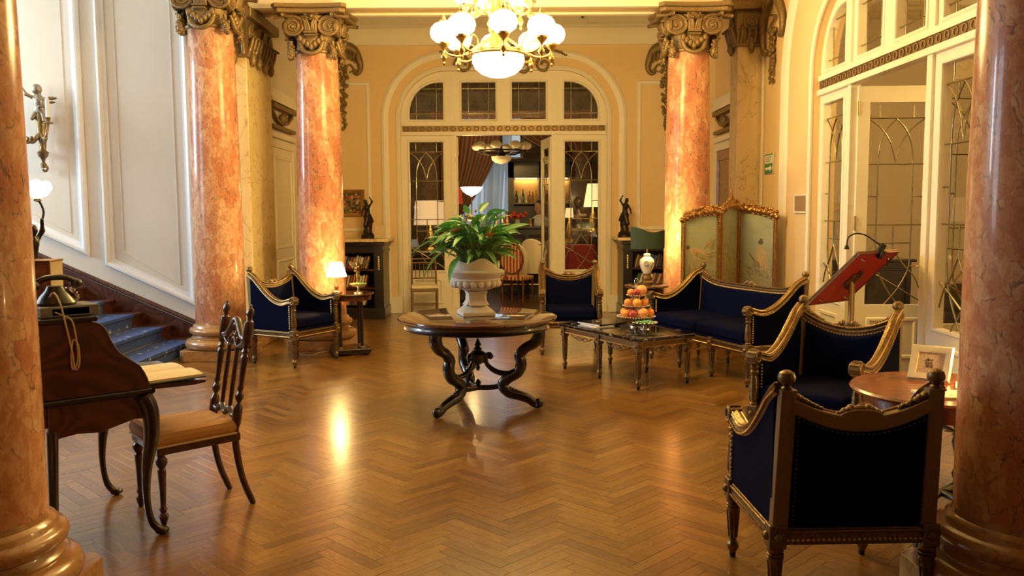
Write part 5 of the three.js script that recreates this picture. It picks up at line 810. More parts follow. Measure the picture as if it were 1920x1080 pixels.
{ // on the desk
  const y = 1.125;
  let p = dpos(-.26, y, -.10); let t = thing('telephone_stand', 'flat grey box under the black telephone on the desk', 'box', p, DA + .1);
  obj('case', bb(-.10, .10, 0, .05, -.13, .13, .006), mat([.16, .16, .15], .6), t); obj('label_strip', bb(-.095, -.101, .01, .04, -.08, .08), mat([.5, .47, .4], .6), t);
  p = dpos(-.26, y + .05, -.13); t = thing('telephone', 'black vintage telephone with a pale cord on the desk', 'telephone', p, DA + .15);
  obj('body', lat([[0, 0], [.085, 0], [.088, .012], [.07, .04], [.045, .07], [.035, .09], [0, .092]], 20), M.ebony, t);
  obj('handset', [tub([[0, .105, -.09], [0, .125, -.05], [0, .13, 0], [0, .125, .05], [0, .105, .09]], .014, 16, 8), sph(.03, 0, .095, -.095, 1, .8, 1), sph(.03, 0, .095, .095, 1, .8, 1)], M.ebony, t);
  obj('dial', [lat([[0, 0], [.04, 0], [.042, .006], [0, .01]], 20).rotateX(.9).translate(0, .045, .068), ...[...Array(10)].map((_, i) => sph(.006, .03 * cos(i * .6), .05 + .024 * sin(i * .6), .085 - .012 * sin(i * .6), 1, 1, .6, 6, 5))], M.silver, t);
  const L = V(-.41, 0, 0); const q = (x, yy, z) => { const a = dpos(x, yy, z); return a; };
  { const tp = t, inv = new THREE.Matrix4().compose(tp.position, new THREE.Quaternion().setFromEuler(tp.rotation), V(1, 1, 1)).invert(); obj('cord', tub([q(-.3, 1.21, -.17), q(-.36, 1.24, -.16), q(-.425, 1.2, -.15), q(-.44, 1.08, -.13), q(-.435, .96, -.11), q(-.43, .88, -.10), q(-.43, .9, -.085), q(-.432, 1.0, -.085), q(-.43, 1.03, -.10), q(-.43, .95, -.115), q(-.43, .885, -.11), q(-.43, .92, -.09), q(-.432, 1.02, -.09), q(-.44, 1.12, -.11), q(-.42, 1.14, -.14), q(-.36, 1.15, -.16)], .0042, 90, 5).applyMatrix4(inv), mat([.50, .40, .26], .5), tp); }
  p = dpos(.03, y, -.12); t = thing('wooden_box', 'light wooden box with a brass plate on the desk behind the telephone', 'box', p, DA - .55);
  obj('case', [bb(-.085, .085, 0, .25, -.06, .06, .004)], mat([.42, .22, .08], .45, 0, { map: texMah }), t); obj('brass_plate', bb(-.08, .08, .008, .242, .06, .063), M.brassDull, t); obj('lid_frame', [bb(-.09, .09, .242, .252, -.065, .065, .003)], mat([.42, .22, .08], .45, 0, { map: texMah }), t);
  p = dpos(-.16, .763, .345); t = thing('open_register', 'open cream guest book lying on the desk leaf', 'book', p, DA + .06);
  obj('cover', bb(-.235, .235, 0, .006, -.16, .16, .002), mat([.05, .09, .07], .6), t);
  for (const s of [-1, 1]) { const sh = new THREE.Shape(); sh.moveTo(0, .006); sh.lineTo(s * .225, .006); sh.lineTo(s * .225, .018); sh.bezierCurveTo(s * .15, .034, s * .05, .034, 0, .016); obj('page_block', ext(sh, .3, 0, -.15), mat([.80, .70, .48], .75), t); }
  p = dpos(-.20, .815, .20); t = thing('pen', 'dark pen standing by the open guest book', 'pen', p, 0); obj('barrel', tub([[0, -.03, 0], [.003, .03, 0]], .0045, 2, 8), M.mahog, t); obj('cap', tub([[.003, .03, 0], [.005, .05, 0]], .005, 2, 8), M.brassDull, t);
  // bronze figure lamp with glass flower
  p = dpos(.23, y, -.13); t = thing('figure_lamp', 'bronze figure lamp with a glowing glass flower, beside the left column', 'lamp', p, DA - .9);
  obj('base', lat([[0, 0], [.07, 0], [.072, .02], [.05, .035], [.045, .07], [0, .075]], 18), M.bronze, t);
  obj('figure', figure([[.012, .08, 0, .018, .2, 0, .016, .026], [-.012, .08, .01, -.015, .2, 0, .016, .026], [0, .21, 0, 0, .26, 0, .036, .028], [0, .26, 0, 0, .33, .005, .028, .036], [0, .33, .005, 0, .37, .008, .015, .013], [0, .395, .012, 0, .405, .012, .026, .023], [.035, .335, 0, .06, .39, .02, .014, .011], [.06, .39, .02, .05, .45, .03, .01, .009], [-.035, .335, 0, -.055, .27, .02, .014, .011], [-.055, .27, .02, -.04, .22, .04, .01, .009]], .016, 60), M.bronze, t);
  obj('branch', [tub([[.05, .44, .03], [.065, .49, .03], [.06, .53, .02], [.05, .555, .01]], .006, 14, 6), lat([[0, 0], [.02, .005], [.012, .03], [0, .03]], 10, .05, .54, .01)], M.bronze, t);
  const fl = []; for (let i = 0; i < 6; i++) { const a = i * PI / 3; fl.push(sph(.030, .05 + .042 * cos(a), .60 + .016 * (i % 2), .01 + .042 * sin(a), 1, 1.1, 1, 14, 10)); } fl.push(sph(.034, .05, .615, .01, 1, 1.2, 1, 14, 10), sph(.034, .05, .59, .01, 1, 1.1, 1, 14, 10));
  obj('glass_flower', fl, M.globe, t); lamp(WARM, .6, [.05, .60, .01], t, 2);
}
{ // desk chair
  const t = thing('desk_chair', 'dark carved wooden chair with a tan seat at the writing desk', 'chair', [-1.749, 0, -4.56], Math.atan2(-.767, .64)), w = .19, wb = .165, m = M.chairWood;
  for (const s of [-1, 1]) {
    obj('front_leg', lat([[0, 0], [.012, 0], [.022, .03], [.026, .05], [.014, .07], [.022, .085], [.014, .1], [.018, .18], [.022, .29], [.016, .30], [.03, .325], [.03, .345], [.018, .36], [.026, .37], [.026, .41], [0, .41]], 14, s * w, 0, .2), m, t);
    obj('back_leg', tub([[s * wb, 0, -.29], [s * wb, .15, -.235], [s * wb, .32, -.205], [s * wb, .43, -.2]], tt => .018 + .004 * tt, 14, 8), m, t);
    const lean = g => g.applyMatrix4(new THREE.Matrix4().set(1, 0, 0, s * wb, 0, 1, 0, .41, 0, -.17, 1, -.2, 0, 0, 0, 1));
    obj('back_post', lean(lat([[0, 0], [.02, 0], [.02, .03], [.026, .05], [.026, .13], [.02, .15], [.012, .165], [.022, .185], [.024, .205], [.012, .225], [.018, .24], [.014, .26], [.018, .36], [.022, .41], [.014, .425], [.021, .44], [.014, .455], [.024, .48], [.026, .58], [.024, .60], [.012, .61], [.012, .625], [.022, .645], [.018, .665], [.006, .68], [.007, .688], [0, .695]], 14)), m, t);
  }
  const B = (x, y) => [x, .41 + y, -.2 - .17 * y];
  obj('top_rail', [tub([B(-wb, .50), B(-wb * .62, .51), B(-wb * .35, .55), B(0, .60), B(wb * .35, .55), B(wb * .62, .51), B(wb, .50)], .02, 30, 8), tub([B(-wb, .50), B(-wb * .3, .455), B(0, .5), B(wb * .3, .455), B(wb, .5)], .012, 24, 6), new THREE.TorusGeometry(.03, .01, 6, 16).translate(...B(0, .545))], m, t);
  obj('lower_rail', [tub([B(-wb, .10), B(-wb * .66, .085), B(-wb * .33, .12), B(0, .085), B(wb * .33, .12), B(wb * .66, .085), B(wb, .10)], .017, 30, 8)], m, t);
  for (const x of [-.055, .055]) obj('spindle', [tub([B(x, .1), B(x, .3), B(x, .5)], tt => .011 + .003 * sin(tt * PI), 8, 8)], m, t);
  obj('seat_frame', [bb(-w - .025, w + .025, .37, .415, .17, .225, .006), bb(-wb - .02, wb + .02, .37, .415, -.225, -.18, .006), ...[-1, 1].map(s => ext(SH([[s * (w + .02), -.2], [s * (w - .02), -.2], [s * (wb - .02), .2], [s * (wb + .02), .2]]), .045, .004).rotateX(-PI / 2).translate(0, .37, 0))], m, t);
  const sh = SH([[-w - .03, -.235], [w + .03, -.235], [wb + .025, .2], [-wb - .025, .2]]), cu = ext(sh, .085, .032, 0).rotateX(-PI / 2).translate(0, .405, 0);
  obj('seat', cu, phy([.50, .26, .085], .7, { sheen: .4, sheenColor: C(.4, .25, .1), bumpMap: bumpFine, bumpScale: .0008 }), t);
  obj('seat_piping', [tub([[-w - .03, .415, .232], [w + .03, .415, .232]], .006, 2, 6), ...[-1, 1].map(s => tub([[s * (w + .03), .415, .232], [s * (wb + .024), .415, -.2]], .006, 2, 6))], mat([.6, .45, .22], .6), t);
}
// ------------------------------------------------------------------ wall pieces
{
  const t = thing('wall_sconce', 'gilt bronze cherub sconce with white candles on the stair wall', 'sconce', [-5.40, 2.62, -10.14], .1), g = M.ormolu; t.scale.setScalar(1.15);
  obj('bracket', [lat([[0, -.42], [.025, -.415], [.03, -.38], [.014, -.36], [.02, -.33], [.045, -.30], [.055, -.26], [.03, -.24], [.045, -.1], [.05, .0], [.06, .1], [.04, .16], [0, .17]], 14).translate(0, 0, .08), tub([[0, -.38, .05], [.02, -.42, .04], [0, -.45, .05], [-.02, -.43, .06]], .012, 12, 6)], g, t);
  obj('cherub', figure([[0, .15, .09, 0, .24, .1, .05, .055], [0, .24, .1, -.01, .30, .1, .05, .03], [-.015, .36, .11, -.015, .37, .11, .048, .045], [-.04, .27, .1, -.11, .31, .14, .02, .016], [-.11, .31, .14, -.15, .37, .12, .015, .013], [.05, .26, .1, .08, .20, .14, .02, .016], [.08, .2, .14, .02, .18, .17, .015, .013], [.03, .15, .1, .05, .05, .13, .03, .02], [-.03, .15, .1, -.06, .07, .14, .03, .02]], .02, 60), mat([.34, .29, .22], .38, .75), t);
  obj('wing', [sph(.05, .09, .28, .06, 1.3, .35, .2).rotateZ(.0), sph(.04, .08, .24, .05, 1.4, .3, .2)], g, t);
  for (const [x, z, y] of [[-.26, .16, 0], [-.13, .24, .03], [.13, .2, .03]]) {
    const a = obj('candle_arm', [tub([[0, -.05, .1], [x * .4, -.17, .1 + z * .3], [x * .85, -.12, .06 + z], [x, -.02 + y, .04 + z]], .014, 22, 7), lat([[0, 0], [.05, .0], [.045, .012], [.018, .02], [.022, .05], [.03, .06], [0, .065]], 14, x, y - .02, .04 + z), ...[...Array(5)].map((_, i) => sph(.018, x * (.3 + i * .14), -.14 + .012 * (i % 2), .1 + z * (.2 + .16 * i), 1, 1.2, 1, 6, 5))], g, t);
    obj('candle', lat([[0, .04], [.02, .04], [.02, .21], [.012, .235], [0, .25]], 12, x, y, .04 + z), mat([.78, .78, .76], .4), a);
  }
}
{
  const t = thing('exit_sign', 'small green EXIT sign with a white arrow on the right wall', 'sign', [3.245, 2.17, -10.62], -PI / 2);
  obj('board', bb(-.165, .165, -.125, .125, 0, .012, .003), mat([.7, .7, .66], .5), t);
  const f = obj('face', bb(-.16, .16, -.12, .12, .012, .0135), new THREE.MeshStandardMaterial({ roughness: .4, map: ctex(512, 384, (c, w, h) => { c.fillStyle = '#1d7a45'; c.fillRect(0, 0, w, h); c.fillStyle = '#f2f2ea'; c.fillRect(24, 24, 464, 160); c.fillStyle = '#1d7a45'; c.font = 'bold 150px sans-serif'; c.textAlign = 'center'; c.fillText('EXIT', w / 2, 158, 440); c.fillStyle = '#f2f2ea'; c.fillRect(40, 258, 330, 50); c.beginPath(); c.moveTo(340, 210); c.lineTo(480, 283); c.lineTo(340, 356); c.fill(); }) }), t);
  f.geometry.attributes.uv.array.forEach((v, i, a) => { a[i] = i % 2 ? (v + .12) / .24 : (v + .16) / .32; });
  const s = thing('wall_grille', 'small square tan grille on the right wall beside the doorway', 'wall grille', [3.248, 1.67, -9.44], -PI / 2);
  obj('frame', mould(rect(-.18, .18, -.085, .085), [[0, 0], [0, .02], [-.015, .024], [-.02, .01], [-.02, 0]], true), M.trim, s); obj('grille', bb(-.185, .185, -.09, .09, .002, .016), mat([.38, .24, .12], .7), s);
  for (let i = 0; i < 9; i++) obj('slat', bb(-.178, .178, -.078 + i * .0195 - .004, -.078 + i * .0195 + .004, .016, .02), mat([.34, .21, .10], .6), s);
  const k = thing('security_camera', 'tiny white security camera on the back cornice', 'camera', [1.17, 4.57, -13.45], 0); obj('housing', sph(.05, 0, 0, .04, 1, 1, .9), M.trim, k); obj('lens', cyl(.022, .022, .03, 0, 0, 0, 12).rotateX(PI / 2).translate(0, -.005, .075), M.black, k); obj('junction_box', bb(.09, .2, -.08, .04, 0, .03, .006), M.trim, k);
}
function cornucopia(label, pos, turn, m, flip) {                // gilt plaster horn with a hanging garland
  const t = thing('wall_ornament', label, 'ornament', pos, turn), s = flip ? -1 : 1;
  obj('horn', [tub([[-s * .16, .0, .05], [-s * .06, .04, .06], [s * .06, .0, .06], [s * .14, -.13, .06], [s * .17, -.28, .05], [s * .12, -.36, .045], [s * .07, -.34, .045], [s * .09, -.29, .05]], tt => .085 * (1 - tt) * (1 - .2 * tt) + .02, 40, 8), ...[...Array(6)].map((_, i) => tub([[-s * .15 + s * i * .05, .06 - i * .012, .07], [-s * .12 + s * i * .05, -.02 - i * .02, .13], [-s * .1 + s * i * .05, -.1 - i * .025, .08]], tt => .02 * (1 - .5 * tt), 8, 6))], m, t);
  obj('ribbon', [tub([[-s * .1, -.2, .03], [-s * .2, -.24, .05], [-s * .1, -.3, .05], [0, -.22, .04], [s * .06, -.3, .04], [-s * .0, -.34, .05]], .014, 30, 6)], m, t);
  const gl = []; for (let i = 0; i < 46; i++) { const q = i / 46, y = -.22 - q * 1.0, w = .075 * (1 - .65 * q); gl.push(sph(rr(.022, .042) * (1 - .35 * q), -s * .1 + rr(-w, w), y, .03 + rr(0, .04), 1, rr(.8, 1.5), .8, 7, 5)); } obj('garland', gl, m, t);
}
cornucopia('gilt horn with a hanging garland on the back wall, left of the arch', [-2.42, 4.1, -13.5], 0, M.capital, false);
cornucopia('gilt horn with a hanging garland on the back wall, right of the arch', [2.36, 4.08, -13.5], 0, M.capital, true);
{ // ornament on the right wall: pair of drops
  const t = thing('wall_ornament', 'gilt scroll ornament with a hanging drop high on the right wall', 'ornament', [3.25, 4.02, -10.5], -PI / 2), m = M.capital; t.scale.x = 1.55;
  for (const s of [-1, 1]) obj('scroll', [tub([[s * .05, .25, .05], [s * .1, .1, .06], [s * .2, -.05, .06], [s * .25, -.2, .05], [s * .22, -.42 + .06 * s, .04], [s * .17, -.44 + .06 * s, .04], [s * .17, -.38 + .06 * s, .04]], tt => .05 - .025 * tt, 30, 7)], m, t);
  obj('ribbon', [tub([[-.1, -.05, .02], [.06, -.12, .04], [-.06, -.2, .04], [.08, -.27, .04], [-.08, -.34, .04]], .014, 24, 6)], m, t);
  const gl = []; for (let i = 0; i < 34; i++) { const q = i / 34; gl.push(sph(rr(.022, .036) * (1 - .3 * q), rr(-.05, .05) * (1 - .6 * q), -.25 - q * .65, .03 + rr(0, .03), 1, 1.2, .8, 7, 5)); } obj('garland', gl, m, t);
}
{ // cartouche over the back arch, behind the chandelier
  const t = thing('wall_ornament', 'gilt cartouche with leaf sprays on the back arch behind the chandelier', 'ornament', [BC, 4.02, -13.46], 0), m = M.capital, gl = [];
  for (const s of [-1, 1]) { for (let i = 0; i < 22; i++) { const q = i / 22; gl.push(sph(rr(.03, .055) * (1 - .5 * q), s * (.15 + q * .85), .08 - .08 * q * q + rr(-.04, .04), .03 + rr(0, .03), 1.3, .8, .7, 7, 5)); } const sp = []; for (let j = 0; j <= 20; j++) { const a = j / 20 * PI * 3, r = .14 * (1 - .75 * j / 20); sp.push([s * (.32 + r * cos(a)), -.18 + r * sin(a), .04]); } gl.push(tub(sp, .026, 30, 6)); const sq = sp.map(p => [p[0] * 1.0 + s * .3, p[1] + .02, p[2]]); gl.push(tub(sq, .022, 30, 6)); }
  obj('cartouche', [sph(.17, 0, 0, .03, 1, 1.2, .3, 16, 10), ...gl], m, t);
}
// ------------------------------------------------------------------ chandelier
{
  const t = thing('chandelier', 'large brass chandelier with glowing white glass globes', 'chandelier', [-.07, -.243, -7.6], .2); t.scale.setScalar(1.152);
  obj('stem', [lat([[0, 2.80], [.05, 2.80], [.06, 2.84], [.035, 2.88], [.05, 2.93], [.028, 2.98], [.028, 3.2], [.045, 3.24], [.03, 3.3], [.02, 3.36], [.035, 3.42], [.016, 3.5], [.014, 4.36], [0, 4.36]], 16), ...[0, 1, 2, 3, 4, 5].map(i => tub([[.06 * cos(i * 1.047), 2.85, .06 * sin(i * 1.047)], [.045 * cos(i * 1.047), 3.0, .045 * sin(i * 1.047)], [.05 * cos(i * 1.047), 3.3, .05 * sin(i * 1.047)]], .011, 8, 6))], M.brass, t);
  obj('ceiling_rose', lat([[0, 4.36], [.08, 4.38], [.12, 4.46], [.14, 4.548], [0, 4.548]], 20), M.brass, t);
  const bowl = obj('bowl', lat([[.19, 2.775], [.199, 2.755], [.196, 2.72], [.175, 2.68], [.13, 2.643], [.07, 2.62], [0, 2.612]], 36), M.globe, t);
  obj('bowl_ring', [tor(.2, .014, 0, 2.785, 0, 8, 36), tor(.19, .01, 0, 2.805, 0, 8, 36), ...[...Array(24)].map((_, i) => sph(.012, .2 * cos(i * PI / 12), 2.8, .2 * sin(i * PI / 12), 1, 1.3, 1, 7, 5))], M.brass, bowl);
  lamp(WARM, CHANDBOWL, [0, 2.70, 0], t, 4);
  const gl = lat([[.035, -.072], [.06, -.066], [.092, -.04], [.104, 0], [.096, .035], [.07, .065], [.035, .078], [.03, .082], [0, .082]], 22);
  function arm(a, R, yc, y0) {
    const ca = cos(a), sa = sin(a), at = (r, y) => [r * ca, y, r * sa];
    const A = obj('arm', [tub([at(.05, y0), at(R * .35, y0 - .06), at(R * .7, yc - .17), at(R * .97, yc - .145), at(R, yc - .1)], .0095, 20, 7), lat([[0, -.24], [.006, -.238], [.012, -.225], [.006, -.212], [.014, -.2], [.024, -.185], [.024, -.17], [.01, -.155], [.008, -.13], [.014, -.12], [.034, -.1], [.046, -.082], [.046, -.068], [.03, -.066], [0, -.07]], 14, R * ca, yc, R * sa), tub([at(R * .55, yc - .13), at(R * .6, yc - .06), at(R * .72, yc - .05), at(R * .74, yc - .09)], .005, 12, 5)], M.brass, t);
    const g = obj('globe', gl.clone(), M.globe, A); g.position.set(R * ca, yc, R * sa);
    obj('crown', lat([[.03, .08], [.034, .084], [.03, .094], [.014, .1], [.018, .112], [.006, .122], [.008, .13], [0, .138]], 12, R * ca, yc, R * sa), M.brass, A);
    lamp(WARM, CHAND, [R * ca, yc, R * sa], t, 3);
  }
  for (let i = 0; i < 8; i++) arm(i * PI / 4 + .1, .41, 2.94, 2.92);
  for (let i = 0; i < 6; i++) arm(i * PI / 3 + .45, .25, 3.245, 3.22);
}
// ------------------------------------------------------------------ bar room beyond the back doorway
const damask = tex(256, 256, (u, v) => { const f = (a, b) => { const dx = ((u - a + 1.5) % 1 - .5) * 2, dy = ((v - b + 1.5) % 1 - .5) * 2, r = hyp(dx * 1.5, dy), an = Math.atan2(dx, dy); return sst(.12, 0, Math.abs(r - .38 - .16 * cos(an * 4)) - .05) + sst(.2, .1, r); }; const k = clamp(f(0, 0) + f(.5, .5), 0, 1); return lerp3([.50, .43, .30], [.40, .33, .22], k); }, true, [2.2, 2.2]);
M.damask = mat([.75, .75, .75], .7, 0, { map: damask });
M.darkFloor = phy([.16, .08, .04], .3, { map: texMah, clearcoat: .4, clearcoatRoughness: .2 });
st('floor_bar', bb(-4, 4, -.15, -.002, -19, -13.55), M.darkFloor, 'dark wooden floor of the bar', 'floor');
st('ceiling_bar', bb(-4, 4, 4.4, 4.6, -19, -13.75), M.ceil, 'ceiling of the bar', 'ceiling');
st('wall_bar', [bb(-4, -1.05, 0, 4.4, -18.95, -18.7), bb(.35, 4, 0, 4.4, -18.95, -18.7), bb(-1.05, .35, 0, 1.3, -18.95, -18.7), bb(-1.05, .35, 3.7, 4.4, -18.95, -18.7), bb(-4.2, -4, 0, 4.4, -18.95, -13.75), bb(4, 4.2, 0, 4.4, -18.95, -13.75)], M.damask, 'damask-papered walls of the bar', 'wall');
{
  const w = thing('window_4', 'bright window between the curtains of the bar', 'window', [-.35, 0, -18.7], 0, null, 'structure');
  obj('frame', [ext(hole(hole(hole(hole(SH(rect(-.7, .7, 1.3, 3.7)), rect(-.64, -.03, 1.36, 2.7)), rect(.03, .64, 1.36, 2.7)), rect(-.64, -.03, 2.78, 3.64)), rect(.03, .64, 2.78, 3.64)), .08, 0, -.1)], M.ebony, w);
  const pm = new THREE.MeshStandardMaterial({ color: C(.6, .65, .7), roughness: .6, emissive: C(.62, .85, 1), emissiveIntensity: .4 });
  for (const [a, b, c, d] of [[-.64, -.03, 1.36, 2.7], [.03, .64, 1.36, 2.7], [-.64, -.03, 2.78, 3.64], [.03, .64, 2.78, 3.64]]) obj('pane', bb(a, b, c, d, -.07, -.06), pm, w);
}
const texCur = tex(256, 64, (u, v) => { const s = (u * 8) % 1, w = .04 * N3(u * 40, v * 6, 2); const c = s < .28 ? [.70, .56, .37] : s < .4 ? [.44, .29, .18] : s < .62 ? [.63, .32, .18] : s < .72 ? [.72, .58, .4] : [.48, .32, .19]; return c.map(k => k + w); });
function drape(label, left, right, ys, m) {                     // left(v), right(v): x of the edges down the cloth
  const nu = 90, nv = 26, p = [], u = [], idx = [];
  for (let j = 0; j <= nv; j++) for (let i = 0; i <= nu; i++) { const v = j / nv, s = i / nu, x = mix(left(v), right(v), s), am = .055 * (1 - .3 * v); p.push(x, mix(ys[0], ys[1], v), -18.38 + am * sin(s * 2 * PI * 7 + v * 1.5) + .05 * sin(s * 7)); u.push(s * .9, v); }
  for (let j = 0; j < nv; j++) for (let i = 0; i < nu; i++) { const a = j * (nu + 1) + i; idx.push(a, a + nu + 1, a + 1, a + 1, a + nu + 1, a + nu + 2); }
  const g = new THREE.BufferGeometry(); g.setAttribute('position', new THREE.Float32BufferAttribute(p, 3)); g.setAttribute('uv', new THREE.Float32BufferAttribute(u, 2)); g.setIndex(idx); g.computeVertexNormals();
  const t = thing('curtain', label, 'curtain', [0, 0, 0]); obj('cloth', g, m, t, true); return t;
}
const curM = phy([.9, .8, .72], .9, { map: texCur, transmission: .25, thickness: 0 });
{
  const lc = drape('striped brown and rust curtain swept to the left of the bar window', v => -1.42 + .02 * v, v => mix(-.05, -1.05, Math.pow(clamp(v / .62, 0, 1), 1.7)) - .1 * sst(.62, 1, v), [3.55, .1], curM);
  obj('tie_band', tub([[-1.42, 1.45, -18.32], [-1.25, 1.38, -18.26], [-1.08, 1.45, -18.32]], .03, 14, 8), M.giltDull, lc);
  const rc = drape('striped brown curtain swept to the right of the bar window', v => mix(-.02, .95, Math.pow(clamp(v / .55, 0, 1), 1.5)), v => 1.6, [3.55, 2.3], curM); obj('tie_band', tub([[.9, 2.35, -18.3], [1.25, 2.28, -18.22], [1.6, 2.35, -18.3]], .03, 14, 8), M.giltDull, rc);
  tag(obj('pelmet', bb(-1.6, 1.8, 3.56, 3.72, -18.6, -18.2, .01), M.walnut), 'wooden pelmet above the bar curtains', 'pelmet');
  const sh = drape('sheer white curtain hanging in the bar window', v => -1.0, v => .12 - .1 * v, [3.5, 1.1], phy([.75, .8, .85], .95, { transmission: .5, thickness: 0 })); sh.position.z = -.21;
}
{ // back bar cabinet
  const t = thing('bar_cabinet', 'black back-bar cabinet with lit bottle shelves behind the counter', 'cabinet', [0, 0, -17.95], 0), m = M.ebony;
  obj('frame', [bb(.02, 1.75, 0, .95, -.22, .22), bb(.02, .14, .95, 2.62, -.2, .16), bb(.66, .78, .95, 2.62, -.2, .16), bb(1.3, 1.42, .95, 2.62, -.2, .16), bb(.02, 1.75, 2.3, 2.62, -.2, .16), bb(-.02, 1.8, 2.62, 2.7, -.22, .22, .01), bb(.02, 1.75, .95, 2.4, -.22, -.19)], m, t);
  for (const [a, b] of [[.14, .66], [.78, 1.3]]) {
    obj('shelf', bb(a, b, 1.76, 1.78, -.19, .12), phy([.2, .12, .06], .3), t); obj('lit_back', bb(a, b, 1.78, 2.3, -.188, -.184), new THREE.MeshStandardMaterial({ color: C(.8, .5, .22), roughness: .6 }), t);
    const l = obj('light_strip', bb(a + .03, b - .03, 2.285, 2.3, -.15, -.12), new THREE.MeshStandardMaterial({ color: C(.9, .8, .6), emissive: C(1, .7, .35), emissiveIntensity: 4 }), t);
    areaLight(WARM, 26, b - a - .06, .03, [(a + b) / 2, 2.28, -18.08], [(a + b) / 2, 1.5, -18.03]);
  }
  const bt = [['clear', phy([.8, .75, .6], .1, { transmission: .7, thickness: 0 })], ['brown', phy([.25, .1, .03], .15)], ['green', phy([.03, .12, .05], .15)], ['amber', phy([.6, .28, .05], .15)], ['white', mat([.75, .72, .65], .4)]];
  let n = 0; for (const [a, b, y] of [[.16, .64, 1.78], [.8, 1.28, 1.78], [.16, .64, .95]]) for (let i = 0; i < 7; i++) { const k = Math.floor(rnd() * 5), x = a + (b - a) * (i + .5) / 7, h = rr(.2, .3), r = rr(.024, .032); const o = obj('bottle', lat([[0, 0], [r, 0], [r, h * .55], [r * .9, h * .62], [r * .4, h * .74], [r * .36, h * .96], [r * .45, h * .96], [r * .45, h], [0, h]], 12, x, y, -17.97 + rr(-.03, .03)), bt[k][1]); tag(o, `${bt[k][0]} bottle, ${ord[i]} from left, in the ${y < 1 ? 'lower' : 'upper'} ${a > .7 ? 'right' : 'left'} bar cabinet bay`, 'bottle', 'bottles in the bar cabinet'); n++; }
  for (let i = 0; i < 7; i++) { const x = .17 + i * .076; tag(obj('wine_glass', lat([[.02, 0], [.02, .003], [.004, .006], [.004, .06], [.02, .08], [.026, .11], [.022, .14]], 12, x, 1.78, -17.87), phy([.95, .9, .8], .05, { transmission: .85, thickness: 0 })), `wine glass before the upper left bar bottles, ${ord[i]} from left`, 'glass', 'glasses on the bar shelf'); }
}
{ // counter with things on it
  const t = thing('bar_counter', 'black panelled bar counter with a polished top', 'counter', [0, 0, -16.75], 0);
  obj('body', bb(-.2, .95, 0, 1.27, -.2, .28), M.ebony, t); obj('counter_top', bb(-.28, 1.0, 1.27, 1.32, -.24, .36, .01), M.ebony, t);
  for (let i = 0; i < 2; i++) obj('front_panel', mould(rect(-.16 + i * .56, .34 + i * .56, .2, 1.15), [[0, 0], [.01, .02], [.03, .02], [.045, 0]], true).translate(0, 0, .28), M.ebony, t);
  obj('foot_rail', tub([[-.2, .2, .34], [.95, .2, .34]], .02, 2, 8), M.brass, t);
  const sh = (lab, x, z, m, pts) => tag(obj('bar_vessel', lat(pts, 14, x, 1.32, z), m), lab, 'vessel', 'vessels on the bar counter');
  const shaker = [[0, 0], [.04, 0], [.045, .16], [.035, .2], [.02, .22], [.02, .26], [0, .265]];
  sh('steel shaker at the left end of the bar counter', -.22, -16.65, M.silver, shaker); sh('second steel shaker from the left end of the bar counter', -.1, -16.7, M.silver, shaker); sh('tall copper jug on the bar counter beside the shakers', 0, -16.75, mat([.5, .25, .12], .3, .9), [[0, 0], [.05, 0], [.06, .12], [.03, .22], [.04, .28], [0, .28]]);
  sh('gold ice bucket on the bar counter in front of the bartender', .45, -16.6, M.brass, [[0, 0], [.06, 0], [.08, .15], [.075, .15], [0, .02]]);
  const f = thing('red_flowers', 'bunch of red flowers in a small vase on the bar counter', 'flowers', [.2, 1.32, -16.58]); obj('vase', lat([[0, 0], [.04, 0], [.055, .08], [.035, .14], [.04, .15], [0, .15]], 14), phy([.3, .3, .25], .2), f); for (let i = 0; i < 14; i++) obj('bloom', sph(.045, rr(-.16, .16), .22 + rr(-.05, .06), rr(-.1, .1), 1, .8, 1, 8, 6), mat([.45, .05, .02], .7), f);
}
function tubChair(label, x, z, r) {
  const t = thing('bar_chair', label, 'bar chair', [x, 0, z], r, 'cream chairs at the bar');
  const n = 24, pos = [], idx = []; for (let i = 0; i <= n; i++) { const s = i / n, a = PI * (-.12 + 1.24 * s) + PI, h = .78 + .32 * sin(PI * s) ; for (const [q, y] of [[.23, .45], [.25, h - .03], [.24, h], [.21, h], [.2, h - .03], [.18, .5]]) pos.push(q * cos(a), y, q * sin(a)); }
  for (let i = 0; i < n; i++) for (let j = 0; j < 5; j++) { const a = i * 6 + j; idx.push(a, a + 1, a + 6, a + 1, a + 7, a + 6); }
  const g = new THREE.BufferGeometry(); g.setAttribute('position', new THREE.Float32BufferAttribute(pos, 3)); g.setIndex(idx); g.computeVertexNormals(); obj('backrest', g, M.cream, t);
  obj('seat', lat([[0, .45], [.22, .45], [.235, .5], [.22, .55], [0, .56]], 24), M.cream, t); for (const [a, b] of [[-1, -1], [1, -1], [-1, 1], [1, 1]]) obj('leg', tub([[a * .15, .45, b * .15], [a * .18, 0, b * .18]], .016, 3, 8), M.ebony, t);
}
tubChair('cream upholstered bar chair, the nearer of two', .13, -15.55, PI - .5); tubChair('cream upholstered bar chair, the farther of two', .50, -16.05, PI - .3);
